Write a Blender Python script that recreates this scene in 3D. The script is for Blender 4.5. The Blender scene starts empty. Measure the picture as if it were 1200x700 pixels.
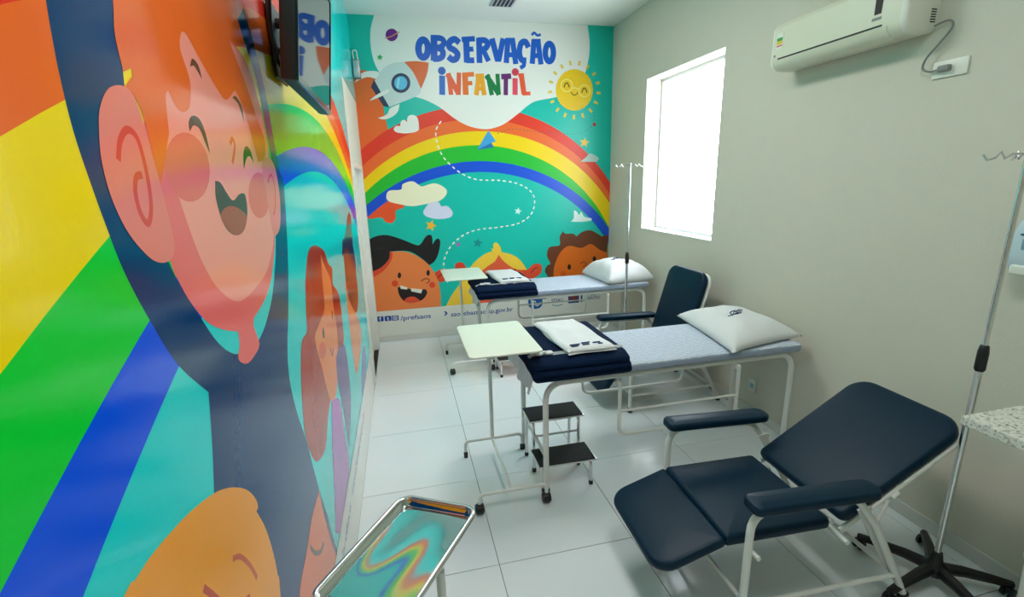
import bpy, bmesh, math, random
from mathutils import Vector, Matrix, noise
from mathutils.geometry import tessellate_polygon

random.seed(7)
scene = bpy.context.scene
C = scene.collection
PI = math.pi

# ------------------------------------------------------------------ camera
CAM_H, YAW, PITCH, ROLL, FPX = 2.068, 0.2234, 0.2458, -0.027, 555.1
XL, XR, D, HC = -0.408, 2.867, 6.28, 3.95
YF = -1.7
fw = Vector((math.sin(YAW)*math.cos(PITCH), math.cos(YAW)*math.cos(PITCH), -math.sin(PITCH)))
r0 = Vector((math.cos(YAW), -math.sin(YAW), 0))
u0 = r0.cross(fw)
ri = r0*math.cos(ROLL) + u0*math.sin(ROLL)
up = -r0*math.sin(ROLL) + u0*math.cos(ROLL)
O = Vector((0, 0, CAM_H))
cd = bpy.data.cameras.new('camera')
cd.sensor_width = 36.0
cd.lens = FPX*36.0/1200.0
cd.clip_start = 0.02
cam = bpy.data.objects.new('camera', cd)
C.objects.link(cam)
cam.matrix_world = Matrix(((ri.x, up.x, -fw.x, O.x), (ri.y, up.y, -fw.y, O.y), (ri.z, up.z, -fw.z, O.z), (0, 0, 0, 1)))
scene.camera = cam

# ------------------------------------------------------------------ world, exposure
w = bpy.data.worlds.new('world')
scene.world = w
w.use_nodes = True
w.node_tree.nodes['Background'].inputs[0].default_value = (0.75, 0.86, 1.0, 1)
w.node_tree.nodes['Background'].inputs[1].default_value = 1.0
scene.view_settings.view_transform = 'Standard'
scene.view_settings.look = 'None'
scene.view_settings.gamma = 1.0
scene.view_settings.use_curve_mapping = False
scene.view_settings.exposure = 0.8
WINDOW_STRENGTH = 5.5
LAMP_STRENGTH = 11.0

# ------------------------------------------------------------------ helpers
def lin(c):
    return tuple(((v/255.0)/12.92 if v/255.0 <= .04045 else ((v/255.0+.055)/1.055)**2.4) for v in c)

def mat(name, rgb, rough=.5, metal=0.0, var=.03, scale=8.0, bump=0.0, bscale=60.0, coat=0.0, spec=.5, trans=0.0):
    m = bpy.data.materials.new(name)
    m.use_nodes = True
    nt = m.node_tree
    b = nt.nodes['Principled BSDF']
    c = lin(rgb)
    tc = nt.nodes.new('ShaderNodeTexCoord')
    if var > 0:
        n = nt.nodes.new('ShaderNodeTexNoise')
        n.inputs['Scale'].default_value = scale
        n.inputs['Detail'].default_value = 3
        nt.links.new(tc.outputs['Object'], n.inputs['Vector'])
        mx = nt.nodes.new('ShaderNodeMix')
        mx.data_type = 'RGBA'
        mx.inputs[6].default_value = (*[v*(1-var) for v in c], 1)
        mx.inputs[7].default_value = (*[min(1, v*(1+var)) for v in c], 1)
        nt.links.new(n.outputs['Fac'], mx.inputs[0])
        nt.links.new(mx.outputs[2], b.inputs['Base Color'])
    else:
        b.inputs['Base Color'].default_value = (*c, 1)
    b.inputs['Roughness'].default_value = rough
    b.inputs['Metallic'].default_value = metal
    b.inputs['Specular IOR Level'].default_value = spec
    b.inputs['Coat Weight'].default_value = coat
    b.inputs['Coat Roughness'].default_value = .08
    b.inputs['Transmission Weight'].default_value = trans
    if bump > 0:
        n2 = nt.nodes.new('ShaderNodeTexNoise')
        n2.inputs['Scale'].default_value = bscale
        n2.inputs['Detail'].default_value = 2
        nt.links.new(tc.outputs['Object'], n2.inputs['Vector'])
        bp = nt.nodes.new('ShaderNodeBump')
        bp.inputs['Strength'].default_value = bump
        bp.inputs['Distance'].default_value = .01
        nt.links.new(n2.outputs['Fac'], bp.inputs['Height'])
        nt.links.new(bp.outputs['Normal'], b.inputs['Normal'])
    return m

def emit(name, rgb, strength):
    m = bpy.data.materials.new(name)
    m.use_nodes = True
    nt = m.node_tree
    b = nt.nodes['Principled BSDF']
    b.inputs['Base Color'].default_value = (.8, .8, .8, 1)
    b.inputs['Emission Color'].default_value = (*lin(rgb), 1)
    b.inputs['Emission Strength'].default_value = strength
    return m

def link(o, parent=None):
    C.objects.link(o)
    if parent is not None:
        o.parent = parent
    return o

def obj(name, bm, m, parent=None, smooth=True, angle=.7):
    me = bpy.data.meshes.new(name)
    bm.normal_update()
    bm.to_mesh(me)
    bm.free()
    if m is not None:
        me.materials.append(m)
    if smooth:
        me.polygons.foreach_set('use_smooth', [True]*len(me.polygons))
        try:
            me.set_sharp_from_angle(angle=angle)
        except Exception:
            pass
    return link(bpy.data.objects.new(name, me), parent)

def tag(o, label, cat, group=None):
    o['label'] = label
    o['category'] = cat
    if group:
        o['group'] = group
    return o

def thing(name, label, cat, loc=(0, 0, 0), rotz=0.0, group=None):
    o = bpy.data.objects.new(name, None)
    o.empty_display_size = .1
    link(o)
    o.location = loc
    o.rotation_euler = (0, 0, rotz)
    return tag(o, label, cat, group)

def struct(o, label=None, cat=None):
    o['kind'] = 'structure'
    if label:
        o['label'] = label
    if cat:
        o['category'] = cat
    return o

def copy_tree(o, parent=None):
    c = o.copy()
    C.objects.link(c)
    c.parent = parent
    for ch in list(o.children):
        copy_tree(ch, c)
    return c

def box(bm, x0, x1, y0, y1, z0, z1, bevel=0.0, seg=2):
    r = bmesh.ops.create_cube(bm, size=1.0)
    vs = r['verts']
    for v in vs:
        v.co = Vector(((x0+x1)/2+v.co.x*(x1-x0), (y0+y1)/2+v.co.y*(y1-y0), (z0+z1)/2+v.co.z*(z1-z0)))
    if bevel > 0:
        es = list({e for v in vs for e in v.link_edges})
        bmesh.ops.bevel(bm, geom=es, offset=bevel, segments=seg, profile=.5, affect='EDGES')
    return bm

def nb(*a, **k):
    bm = bmesh.new()
    box(bm, *a, **k)
    return bm

def fillet(pts, rad, n=6, closed=False):
    P = [Vector(p) for p in pts]
    out = []
    N = len(P)
    for i, p in enumerate(P):
        if not closed and (i == 0 or i == N-1):
            out.append(p)
            continue
        a, b = P[i-1], P[(i+1) % N]
        da, db = (a-p), (b-p)
        la, lb = da.length, db.length
        da.normalize(); db.normalize()
        ang = da.angle(db)
        if ang > PI-.02:
            out.append(p)
            continue
        t = min(rad/math.tan(ang/2), la*.48, lb*.48)
        s, e = p+da*t, p+db*t
        for k in range(n+1):
            f = k/n
            out.append(s*(1-f)**2 + p*2*f*(1-f) + e*f*f)
    return out

def tube(bm, pts, r, fil=0.0, n=10, closed=False, cap=True, squash=1.0):
    if fil > 0:
        P = fillet(pts, fil, closed=closed)
    else:
        P = [Vector(p) for p in pts]
    N = len(P)
    T = []
    for i in range(N):
        a = P[i-1] if (i > 0 or closed) else P[i]
        b = P[(i+1) % N] if (i < N-1 or closed) else P[i]
        T.append((b-a).normalized())
    ref = Vector((0, 0, 1)) if abs(T[0].z) < .9 else Vector((1, 0, 0))
    nrm = (ref - T[0]*ref.dot(T[0])).normalized()
    rings = []
    for i in range(N):
        nrm = (nrm - T[i]*nrm.dot(T[i])).normalized()
        bn = T[i].cross(nrm)
        rr = r[i] if isinstance(r, (list, tuple)) else r
        rings.append([bm.verts.new(P[i]+nrm*math.cos(2*PI*k/n)*rr+bn*math.sin(2*PI*k/n)*rr*squash) for k in range(n)])
    M = N if closed else N-1
    for i in range(M):
        A, B = rings[i], rings[(i+1) % N]
        for k in range(n):
            bm.faces.new((A[k], A[(k+1) % n], B[(k+1) % n], B[k]))
    if cap and not closed:
        bm.faces.new(list(reversed(rings[0])))
        bm.faces.new(rings[-1])
    return bm

def nt_(*a, **k):
    bm = bmesh.new()
    tube(bm, *a, **k)
    return bm

def lathe(bm, prof, cx=0, cy=0, n=20, axis='z', base=(0, 0, 0)):
    base = Vector(base)
    rings = []
    for (r, z) in prof:
        ring = []
        for k in range(n):
            a = 2*PI*k/n
            if axis == 'z':
                p = Vector((cx+r*math.cos(a), cy+r*math.sin(a), z))
            elif axis == 'x':
                p = Vector((z, cx+r*math.cos(a), cy+r*math.sin(a)))
            else:
                p = Vector((cx+r*math.cos(a), z, cy+r*math.sin(a)))
            ring.append(bm.verts.new(p+base))
        rings.append(ring)
    for A, B in zip(rings, rings[1:]):
        for k in range(n):
            bm.faces.new((A[k], A[(k+1) % n], B[(k+1) % n], B[k]))
    bm.faces.new(list(reversed(rings[0])))
    bm.faces.new(rings[-1])
    bmesh.ops.recalc_face_normals(bm, faces=bm.faces[:])
    return bm

def rrect(x0, x1, y0, y1, rads, n=6):
    # rounded rectangle, radii for corners (x0y0, x1y0, x1y1, x0y1)
    if not isinstance(rads, (list, tuple)):
        rads = [rads]*4
    cs = [(x0, y0, 1, 1, PI), (x1, y0, -1, 1, 1.5*PI), (x1, y1, -1, -1, 0), (x0, y1, 1, -1, .5*PI)]
    out = []
    for (x, y, sx, sy, a0), r in zip(cs, rads):
        r = max(r, .0005)
        for k in range(n+1):
            a = a0+.5*PI*k/n
            out.append((x+sx*r+r*math.cos(a), y+sy*r+r*math.sin(a)))
    return out

def pad(bm, x0, x1, y0, y1, z0, z1, rads=.03, edge=.02, dome=0.0, seg=5, sub=3):
    # upholstered slab: rounded plan, rounded edges, slightly domed top
    if not isinstance(rads, (list, tuple)):
        rads = [rads]*4
    def ring(ins, z):
        return [bm.verts.new((x, y, z)) for x, y in rrect(x0+ins, x1-ins, y0+ins, y1-ins, [max(r-ins, .004) for r in rads])]
    e = min(edge, (z1-z0)/2)
    rings = []
    for k in range(seg+1):
        a = -PI/2+.5*PI*k/seg
        rings.append(ring(e*(1-math.cos(a)), z0+e+e*math.sin(a)))
    for k in range(seg+1):
        a = .5*PI*k/seg
        rings.append(ring(e*(1-math.cos(a)), z1-e+e*math.sin(a)))
    hw = min(x1-x0, y1-y0)/2-e
    for k in range(1, sub+1):
        f = k/(sub+1)
        rings.append(ring(e+hw*f*.9, z1+dome*(1-(1-f)**2)))
    n = len(rings[0])
    for A, B in zip(rings, rings[1:]):
        for k in range(n):
            bm.faces.new((A[k], A[(k+1) % n], B[(k+1) % n], B[k]))
    bm.faces.new(list(reversed(rings[0])))
    bm.faces.new(rings[-1])
    return bm

def np_(*a, **k):
    bm = bmesh.new()
    pad(bm, *a, **k)
    return bm

def prism(bm, prof, y0, y1, axis='y'):
    # closed 2-D profile extruded along an axis
    def p3(p, t):
        return (p[0], t, p[1]) if axis == 'y' else ((t, p[0], p[1]) if axis == 'x' else (p[0], p[1], t))
    A = [bm.verts.new(p3(p, y0)) for p in prof]
    B = [bm.verts.new(p3(p, y1)) for p in prof]
    n = len(prof)
    for k in range(n):
        bm.faces.new((A[k], A[(k+1) % n], B[(k+1) % n], B[k]))
    bm.faces.new(list(reversed(A)))
    bm.faces.new(B)
    bmesh.ops.recalc_face_normals(bm, faces=bm.faces[:])
    return bm

# ------------------------------------------------------------------ materials
M = {}
M['wall'] = mat('wall_paint', (207, 202, 186), .75, var=.02, bump=.12, bscale=90)
M['wall_white'] = mat('wall_white_paint', (222, 222, 212), .6, var=.015, bump=.08, bscale=90)
M['ceiling'] = mat('ceiling_paint', (226, 230, 224), .8, var=.01)
M['tile'] = mat('porcelain_tile', (222, 228, 230), .14, var=.02, scale=3, bump=.015, bscale=14, spec=.5)
M['grout'] = mat('grout', (105, 105, 100), .9)
M['skirt'] = mat('skirting_tile', (205, 206, 198), .25)
M['white'] = mat('white_enamel', (226, 226, 220), .3, var=.02)
M['white_plastic'] = mat('white_plastic', (228, 227, 215), .35, var=.01)
M['top'] = mat('cream_laminate', (224, 228, 212), .3, var=.01)
M['black'] = mat('black_plastic', (18, 18, 20), .45, var=.05)
M['rubber'] = mat('black_ribbed_rubber', (22, 26, 28), .7, var=.1, bump=.3, bscale=200)
M['chrome'] = mat('chrome', (222, 222, 222), .22, 1.0, var=.02)
M['steel'] = mat('stainless_steel', (200, 204, 202), .07, 1.0, var=.02, bump=.05, bscale=4)
M['navy'] = mat('navy_vinyl', (0, 34, 54), .42, var=.06, scale=14, bump=.05, bscale=180, spec=.22)
M['blanket'] = mat('navy_blanket', (4, 25, 54), .95, var=.2, scale=60, bump=.5, bscale=160, spec=.15)
M['linen'] = mat('white_linen', (212, 213, 213), .9, var=.02, bump=.2, bscale=120, spec=.2)
M['print'] = mat('dark_blue_print', (22, 44, 92), .8, var=.05)
M['alu'] = mat('aluminium', (190, 195, 198), .35, .7)
M['grey'] = mat('grey_plastic', (128, 130, 126), .5)
M['dark'] = mat('dark_recess', (30, 28, 26), .6)
M['ivory'] = mat('ivory_plastic', (214, 214, 192), .35, var=.01)

def sheet_material():
    m = mat('striped_bed_sheet', (200, 208, 220), .9, var=0, bump=.35, bscale=40, spec=.2)
    nt = m.node_tree
    b = nt.nodes['Principled BSDF']
    tc = nt.nodes.new('ShaderNodeTexCoord')
    wv = nt.nodes.new('ShaderNodeTexWave')
    wv.bands_direction = 'Y'
    wv.inputs['Scale'].default_value = 14.0
    wv.inputs['Distortion'].default_value = 2.6
    wv.inputs['Detail'].default_value = 2
    wv.inputs['Detail Scale'].default_value = 3
    nt.links.new(tc.outputs['Object'], wv.inputs['Vector'])
    rp = nt.nodes.new('ShaderNodeValToRGB')
    rp.color_ramp.elements[0].position = .35
    rp.color_ramp.elements[0].color = (*lin((158, 170, 190)), 1)
    rp.color_ramp.elements[1].position = .6
    rp.color_ramp.elements[1].color = (*lin((198, 204, 213)), 1)
    nt.links.new(wv.outputs['Fac'], rp.inputs['Fac'])
    nt.links.new(rp.outputs['Color'], b.inputs['Base Color'])
    return m
M['sheet'] = sheet_material()

def granite_material():
    m = mat('speckled_granite', (200, 200, 190), .25, var=0)
    nt = m.node_tree
    b = nt.nodes['Principled BSDF']
    tc = nt.nodes.new('ShaderNodeTexCoord')
    n = nt.nodes.new('ShaderNodeTexNoise')
    n.inputs['Scale'].default_value = 70
    n.inputs['Detail'].default_value = 6
    n.inputs['Roughness'].default_value = .7
    nt.links.new(tc.outputs['Object'], n.inputs['Vector'])
    rp = nt.nodes.new('ShaderNodeValToRGB')
    e = rp.color_ramp.elements
    e[0].position = .36; e[0].color = (*lin((110, 108, 100)), 1)
    e[1].position = .5; e[1].color = (*lin((214, 214, 202)), 1)
    nt.links.new(n.outputs['Fac'], rp.inputs['Fac'])
    nt.links.new(rp.outputs['Color'], b.inputs['Base Color'])
    return m
M['granite'] = granite_material()

PRINT = {}
def pm(rgb, glossy=False):
    k = (rgb, glossy)
    if k not in PRINT:
        if glossy:
            PRINT[k] = mat('glossy_vinyl_%d_%d_%d' % rgb, rgb, .12, var=.0, bump=.02, bscale=70, spec=.28)
        else:
            PRINT[k] = mat('matt_vinyl_%d_%d_%d' % rgb, rgb, .34, var=.0, spec=.4)
    return PRINT[k]

# ------------------------------------------------------------------ the setting
fl = struct(obj('floor', nb(XL-.2, XR+.2, YF-.1, D+.1, -.12, -.004), M['grout'], smooth=False))
jx = [XL] + [.378+.8*k for k in range(-1, 4) if .378+.8*k > XL+.02 and .378+.8*k < XR-.02] + [XR]
jy = [YF] + [2.159+.8*k for k in range(-6, 6) if 2.159+.8*k > YF+.02 and 2.159+.8*k < D-.1] + [D]
tile_cache = {}
for a, b in zip(jx, jx[1:]):
    for c, d in zip(jy, jy[1:]):
        key = (round(b-a, 3), round(d-c, 3))
        if key not in tile_cache:
            g = .0018
            bm = nb(g, key[0]-g, g, key[1]-g, -.012, 0, bevel=.0012, seg=1)
            t = obj('tile', bm, M['tile'], fl, smooth=False)
            tile_cache[key] = t.data
        else:
            t = link(bpy.data.objects.new('tile', tile_cache[key]), fl)
        t.location = (a, c, 0)

WY0, WY1, WZ0, WZ1 = 3.975, 5.345, 1.442, 3.14
bm = bmesh.new()
T = .3
box(bm, XR, XR+T, YF, WY0, 0, HC)
box(bm, XR, XR+T, WY1, D+.2, 0, HC)
box(bm, XR, XR+T, WY0, WY1, 0, WZ0)
box(bm, XR, XR+T, WY0, WY1, WZ1, HC)
struct(obj('wall_right', bm, M['wall'], smooth=False))
struct(obj('wall_back', nb(XL-.2, XR, D, D+.2, 0, HC), M['wall_white'], smooth=False))
DY0, DY1, DZ = 4.86, 6.02, 2.27
bm = bmesh.new()
box(bm, XL-.2, XL, YF, DY0, 0, HC)
box(bm, XL-.2, XL, DY1, D, 0, HC)
box(bm, XL-.2, XL, DY0, DY1, DZ, HC)
struct(obj('wall_left', bm, M['wall'], smooth=False))
struct(obj('wall_front', nb(XL-.2, XR+T, YF-.2, YF, 0, HC), M['wall'], smooth=False))
struct(obj('ceiling', nb(XL-.2, XR+T, YF-.2, D+.2, HC, HC+.1), M['ceiling'], smooth=False))
struct(obj('baseboard_back', nb(XL, XR, D-.012, D-.0012, .001, .07, bevel=.003, seg=1), M['skirt'], smooth=False))
struct(obj('baseboard_right', nb(XR-.012, XR-.0005, YF, D-.014, .001, .085, bevel=.003, seg=1), M['skirt'], smooth=False))

win = struct(thing('window_1', 'white framed frosted window glowing with daylight in the right wall', 'window', (0, 0, 0)))
bm = bmesh.new()
fx0, fx1 = XR+.185, XR+.23
box(bm, fx0, fx1, WY0, WY0+.03, WZ0, WZ1)
box(bm, fx0, fx1, WY1-.03, WY1, WZ0, WZ1)
box(bm, fx0, fx1, WY0+.03, WY1-.03, WZ0, WZ0+.035)
box(bm, fx0, fx1, WY0+.03, WY1-.03, WZ1-.035, WZ1)
obj('window_frame', bm, M['alu'], win, smooth=False)
pane_mat = emit('daylit_frosted_glass', (236, 246, 255), WINDOW_STRENGTH)
obj('pane', nb(XR+.205, XR+.211, WY0+.03, WY1-.03, WZ0+.035, WZ1-.035), pane_mat, win, smooth=False)
obj('window_sill', nb(XR+.002, XR+.185, WY0+.002, WY1-.002, WZ0+.0005, WZ0+.012, bevel=.002, seg=1), M['white'], win, smooth=False)

door = struct(thing('door_1', 'plain white door in the left wall beside the back corner', 'door'))
obj('door_leaf', nb(XL-.09, XL-.05, DY0+.045, DY1-.045, .012, DZ-.045, bevel=.003, seg=1), M['white_plastic'], door, smooth=False)
bm = bmesh.new()
box(bm, XL-.15, XL+.012, DY0, DY0+.045, .001, DZ)
box(bm, XL-.15, XL+.012, DY1-.045, DY1, .001, DZ)
box(bm, XL-.15, XL+.012, DY0+.045, DY1-.045, DZ-.045, DZ)
obj('door_frame', bm, M['white'], door, smooth=False)
bm = bmesh.new()
lathe(bm, [(.026, XL-.05), (.026, XL-.04), (.01, XL-.038), (.01, XL-.01)], 0, 0, 14, 'x', (0, DY0+.12, 1.05))
tube(bm, [(XL-.015, DY0+.12, 1.05), (XL-.015, DY0+.24, 1.05)], .009)
obj('door_handle', bm, M['chrome'], door)
struct(obj('trim_1', nb(XL-.2, XL-.002, DY0, DY1, -.003, .0006), M['dark'], smooth=False))

# ceiling light panels, out of the frame behind and above the camera's view
lamp_mats = [emit('lit_lamp_diffuser', (251, 250, 247), LAMP_STRENGTH*f) for f in (.95, 1.1)]
for k, (lx, ly, where) in enumerate([(.75, .75, 'nearer the front wall'), (.8, 3.5, 'nearer the window')]):
    t = thing('ceiling_lamp', 'rectangular white ceiling lamp with lit diffuser '+where, 'lamp', (lx, ly, HC), 0, 'ceiling lamps')
    bm = bmesh.new()
    box(bm, -.32, .32, -.64, -.6, -.06, 0); box(bm, -.32, .32, .6, .64, -.06, 0)
    box(bm, -.32, -.28, -.6, .6, -.06, 0); box(bm, .28, .32, -.6, .6, -.06, 0)
    obj('lamp_frame', bm, M['white'], t, smooth=False)
    obj('diffuser', nb(-.28, .28, -.6, .6, -.05, -.04), lamp_mats[k], t, smooth=False)

# ------------------------------------------------------------------ flat print on walls
def ray(x, y):
    return fw + ri*((x-600)/FPX) - up*((y-350)/FPX)
def on_back(x, y):
    d = ray(x, y); t = D/d.y; p = O+d*t
    return (p.x, p.z)
def on_left(x, y):
    d = ray(x, y); t = XL/d.x; p = O+d*t
    return (min(max(p.y, -.3), 4.73), p.z)

def place(wall, q, layer):
    return (q[0], D-.001-layer*.0003, q[1]) if wall == 'back' else (XL+.001+layer*.00012, q[0], q[1])

def flat(name, wall, loops, layer, rgb, parent, lifts=None):
    # one print region: list of polygons in wall coordinates
    bm = bmesh.new()
    base_layer = layer
    for qi, q in enumerate(loops):
        layer = base_layer+(lifts[qi] if lifts else 0)
        if len(q) == 4 or len(q) == 3:
            tris = None
        else:
            tris = tessellate_polygon([[Vector((a, b, 0)) for a, b in q]])
        vs = [bm.verts.new(place(wall, p, layer)) for p in q]
        if tris is None:
            bm.faces.new(vs)
        else:
            for t in tris:
                if len(set(t)) == 3:
                    try:
                        bm.faces.new([vs[i] for i in t])
                    except ValueError:
                        pass
    bm.normal_update()
    nrm = Vector((0, -1, 0)) if wall == 'back' else Vector((1, 0, 0))
    for f in bm.faces:
        if f.normal.dot(nrm) < 0:
            f.normal_flip()
    return obj(name, bm, pm(rgb, wall == 'left'), parent, smooth=False)

def spline(P, closed=True, n=6):
    N = len(P)
    out = []
    for i in range(N if closed else N-1):
        p1, p2 = P[i], P[(i+1) % N]
        p0 = P[i-1] if (closed or i > 0) else p1
        p3 = P[(i+2) % N] if (closed or i+2 < N) else p2
        if len(p1) > 2: p0 = p1
        if len(p2) > 2: p3 = p2
        for k in range(n):
            t = k/n
            out.append(tuple(.5*(2*p1[j]+(p2[j]-p0[j])*t+(2*p0[j]-5*p1[j]+4*p2[j]-p3[j])*t*t+(3*p1[j]-p0[j]-3*p2[j]+p3[j])*t**3) for j in (0, 1)))
    if not closed:
        out.append(tuple(P[-1][:2]))
    return out

def shape(name, wall, pts, layer, rgb, parent, smooth=True):
    f = on_back if wall == 'back' else on_left
    Q = [(*f(p[0], p[1]), 1) if len(p) > 2 else f(p[0], p[1]) for p in pts]
    q = spline(Q) if smooth else [(a[0], a[1]) for a in Q]
    out = [q[0]]
    for p in q[1:]:
        if (p[0]-out[-1][0])**2+(p[1]-out[-1][1])**2 > 1e-7:
            out.append(p)
    return flat(name, wall, [out], layer, rgb, parent)

def ell(cx, cy, rx, ry, rot=0, n=24):
    c, s = math.cos(rot), math.sin(rot)
    return [(cx+rx*math.cos(2*PI*k/n)*c-ry*math.sin(2*PI*k/n)*s, cy+rx*math.cos(2*PI*k/n)*s+ry*math.sin(2*PI*k/n)*c) for k in range(n)]

def disc(name, wall, cx, cy, rx, ry, layer, rgb, parent, rot=0):
    f = on_back if wall == 'back' else on_left
    return flat(name, wall, [[f(*p) for p in ell(cx, cy, rx, ry, rot)]], layer, rgb, parent)

def stroke_loops(Q, width, closed=False):
    # one mitred ribbon without overlapping pieces
    h = width/2
    P = [Q[0]]
    for q in Q[1:]:
        if math.hypot(q[0]-P[-1][0], q[1]-P[-1][1]) > 1e-5:
            P.append(q)
    n = len(P)
    if closed and math.hypot(P[0][0]-P[-1][0], P[0][1]-P[-1][1]) < 1e-5:
        P.pop(); n -= 1
    A, B = [], []
    for i in range(n):
        p = P[i]
        a = P[i-1] if (closed or i > 0) else None
        b = P[(i+1) % n] if (closed or i < n-1) else None
        def nrm(u, v):
            dx, dy = v[0]-u[0], v[1]-u[1]
            l = math.hypot(dx, dy)
            return (-dy/l, dx/l)
        if a is None: m = nrm(p, b); k = 1
        elif b is None: m = nrm(a, p); k = 1
        else:
            n1, n2 = nrm(a, p), nrm(p, b)
            mx, my = n1[0]+n2[0], n1[1]+n2[1]
            l = math.hypot(mx, my) or 1
            m = (mx/l, my/l)
            k = min(1/max(m[0]*n1[0]+m[1]*n1[1], .3), 1.6)
        A.append((p[0]+m[0]*h*k, p[1]+m[1]*h*k))
        B.append((p[0]-m[0]*h*k, p[1]-m[1]*h*k))
    return [[A[i], A[(i+1) % n], B[(i+1) % n], B[i]] for i in range(n if closed else n-1)]

def strokes(name, wall, lines, layer, rgb, parent, smooth=True):
    # lines: list of (points_px, width_m, closed)
    f = on_back if wall == 'back' else on_left
    loops = []
    for pts, wd, cl in lines:
        Q = [f(*p) for p in pts]
        if smooth and len(Q) > 2:
            Q = spline(Q, closed=cl, n=5)
        loops += stroke_loops(Q, wd, cl)
    return flat(name, wall, loops, layer, rgb, parent)

def star(name, wall, cx, cy, r, layer, rgb, parent, rot=0):
    f = on_back if wall == 'back' else on_left
    q = []
    for k in range(10):
        a = rot-PI/2+k*PI/5
        rr = r if k % 2 == 0 else r*.45
        q.append(f(cx+rr*math.cos(a), cy+rr*math.sin(a)))
    return flat(name, wall, [q], layer, rgb, parent)

def dashes(name, wall, pts, wd, step, frac, layer, rgb, parent):
    f = on_back if wall == 'back' else on_left
    Q = spline([f(*p) for p in pts], closed=False, n=60)
    acc, runs, cur = 0.0, [], []
    for a, b in zip(Q, Q[1:]):
        acc += math.hypot(b[0]-a[0], b[1]-a[1])
        if (acc % step) < step*frac:
            cur.append(b)
        else:
            if len(cur) > 1:
                runs.append(cur)
            cur = []
    if len(cur) > 1:
        runs.append(cur)
    for r in runs:      # every dash is a piece of its own
        flat(name, wall, stroke_loops(r, wd), layer, rgb, parent)

def text(name, wall, s, x0, x1, z0, layer, rgb, parent, height=None):
    # lettering from x0 to x1 (wall coordinates) on base line z0
    cu = bpy.data.curves.new(name, 'FONT')
    cu.body = s
    cu.offset = .012
    to = bpy.data.objects.new(name, cu)
    C.objects.link(to)
    dg = bpy.context.evaluated_depsgraph_get()
    me = bpy.data.meshes.new_from_object(to.evaluated_get(dg))
    bpy.data.objects.remove(to)
    xs = [v.co.x for v in me.vertices]
    a, b = min(xs), max(xs)
    k = (x1-x0)/(b-a)
    kz = abs(k) if height is None else height/.7
    for v in me.vertices:
        v.co = Vector(place(wall, (x0+(v.co.x-a)*k, z0+v.co.y*kz), layer))
    bm = bmesh.new()
    bm.from_mesh(me)
    bm.normal_update()
    nrm = Vector((0, -1, 0)) if wall == 'back' else Vector((1, 0, 0))
    for f in bm.faces:
        if f.normal.dot(nrm) < 0:
            f.normal_flip()
    return obj(name, bm, pm(rgb, wall == 'left'), parent, smooth=False)

TEAL = (10, 186, 168); RED = (228, 58, 36); ORANGE = (238, 106, 44); YELLOW = (243, 206, 8)
GREEN = (34, 184, 50); BLUE = (14, 80, 206); WHITE = (232, 232, 224); INK = (16, 66, 150)
NAVY = (0, 58, 110)

# ---- back wall mural
mb = thing('wall_mural', 'rainbow mural with rocket, sun and smiling children covering the back wall', 'mural', (0, 0, 0))
flat('sky_panel', 'back', [[(XL+.001, .4), (XR-.001, .4), (XR-.001, HC-.001), (XL+.001, HC-.001)]], 0, TEAL, mb)
shape('orange_smoke', 'back', [(409, 84, 1), (430, 83), (441, 95), (447, 115), (451, 135), (455, 153, 1), (440, 175), (420, 190, 1)], 1, (232, 104, 40), mb)
shape('orange_cloud', 'back', [(428, 250, 1), (432, 256.5), (446.7, 255), (451.6, 260), (459, 261.5), (463.7, 256), (464, 247), (472, 244), (474, 240), (470, 228), (450, 235)], 1, (232, 84, 40), mb)
arcs = [((1.02, .733), 2.249), ((1.043, .623), 2.202), ((1.061, .488), 2.193), ((1.013, .41), 2.1), ((1.028, .03), 2.282), ((1.015, -.024), 2.2)]
SB = D/6.32
def arcz(i, x):
    (cx, cz), r = arcs[i]
    cx, r, cz = cx*SB, r*SB, CAM_H+(cz-CAM_H)*SB
    return cz+math.sqrt(max(r*r-(x-cx)**2, 0))
for i, (nm, col) in enumerate([('red_band', RED), ('orange_band', ORANGE), ('yellow_band', YELLOW), ('green_band', GREEN), ('blue_band', BLUE)]):
    xs = [XL+.002+(XR-XL-.004)*k/48 for k in range(49)]
    q = [(x, arcz(i, x)) for x in xs]+[(x, arcz(i+1, x)) for x in reversed(xs)]
    flat(nm, 'back', [q], 2, col, mb)
shape('sign_panel', 'back', [(438.5, 17.6, 1), (434.3, 35), (434.5, 55), (439, 74), (447, 88), (460, 102), (473, 111), (486, 113.5), (497, 116.6), (510, 122.6), (520.3, 129.4), (531.4, 138), (543.4, 145.2), (555.4, 149.6), (570, 151.5), (583, 148.8), (593, 144), (603.4, 136.3), (610, 131), (619, 123.4), (629, 118.3), (651.4, 114), (670, 108), (683, 92), (689.5, 70), (690.9, 51), (688.5, 29.6, 1)], 3, WHITE, mb)
shape('white_cloud', 'back', [(461.5, 152), (464, 148), (469, 147.8, 1), (469.8, 143), (473, 140.6), (477, 143, 1), (478, 137), (483.5, 134.7), (489, 138), (490.8, 147), (489.5, 153.5), (478, 156.3), (466, 155.5)], 4, WHITE, mb)
shape('cream_cloud', 'back', [(452.8, 229.5), (456.4, 223.5), (469.8, 222.3), (472, 216), (483, 212.5), (491.6, 217.4), (495, 218.6), (509.8, 215), (522, 221), (523, 228), (514.7, 235.6), (500, 239), (483, 241.7), (466, 239), (455, 235.6)], 4, (238, 234, 200), mb)
shape('lilac_cloud', 'back', [(496, 249), (499, 243), (503.8, 238), (513.5, 236.8), (517, 241.7), (524.4, 241.7), (530.5, 249), (526.8, 255), (512, 256.7), (500, 253.8)], 5, (212, 214, 236), mb)
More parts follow.
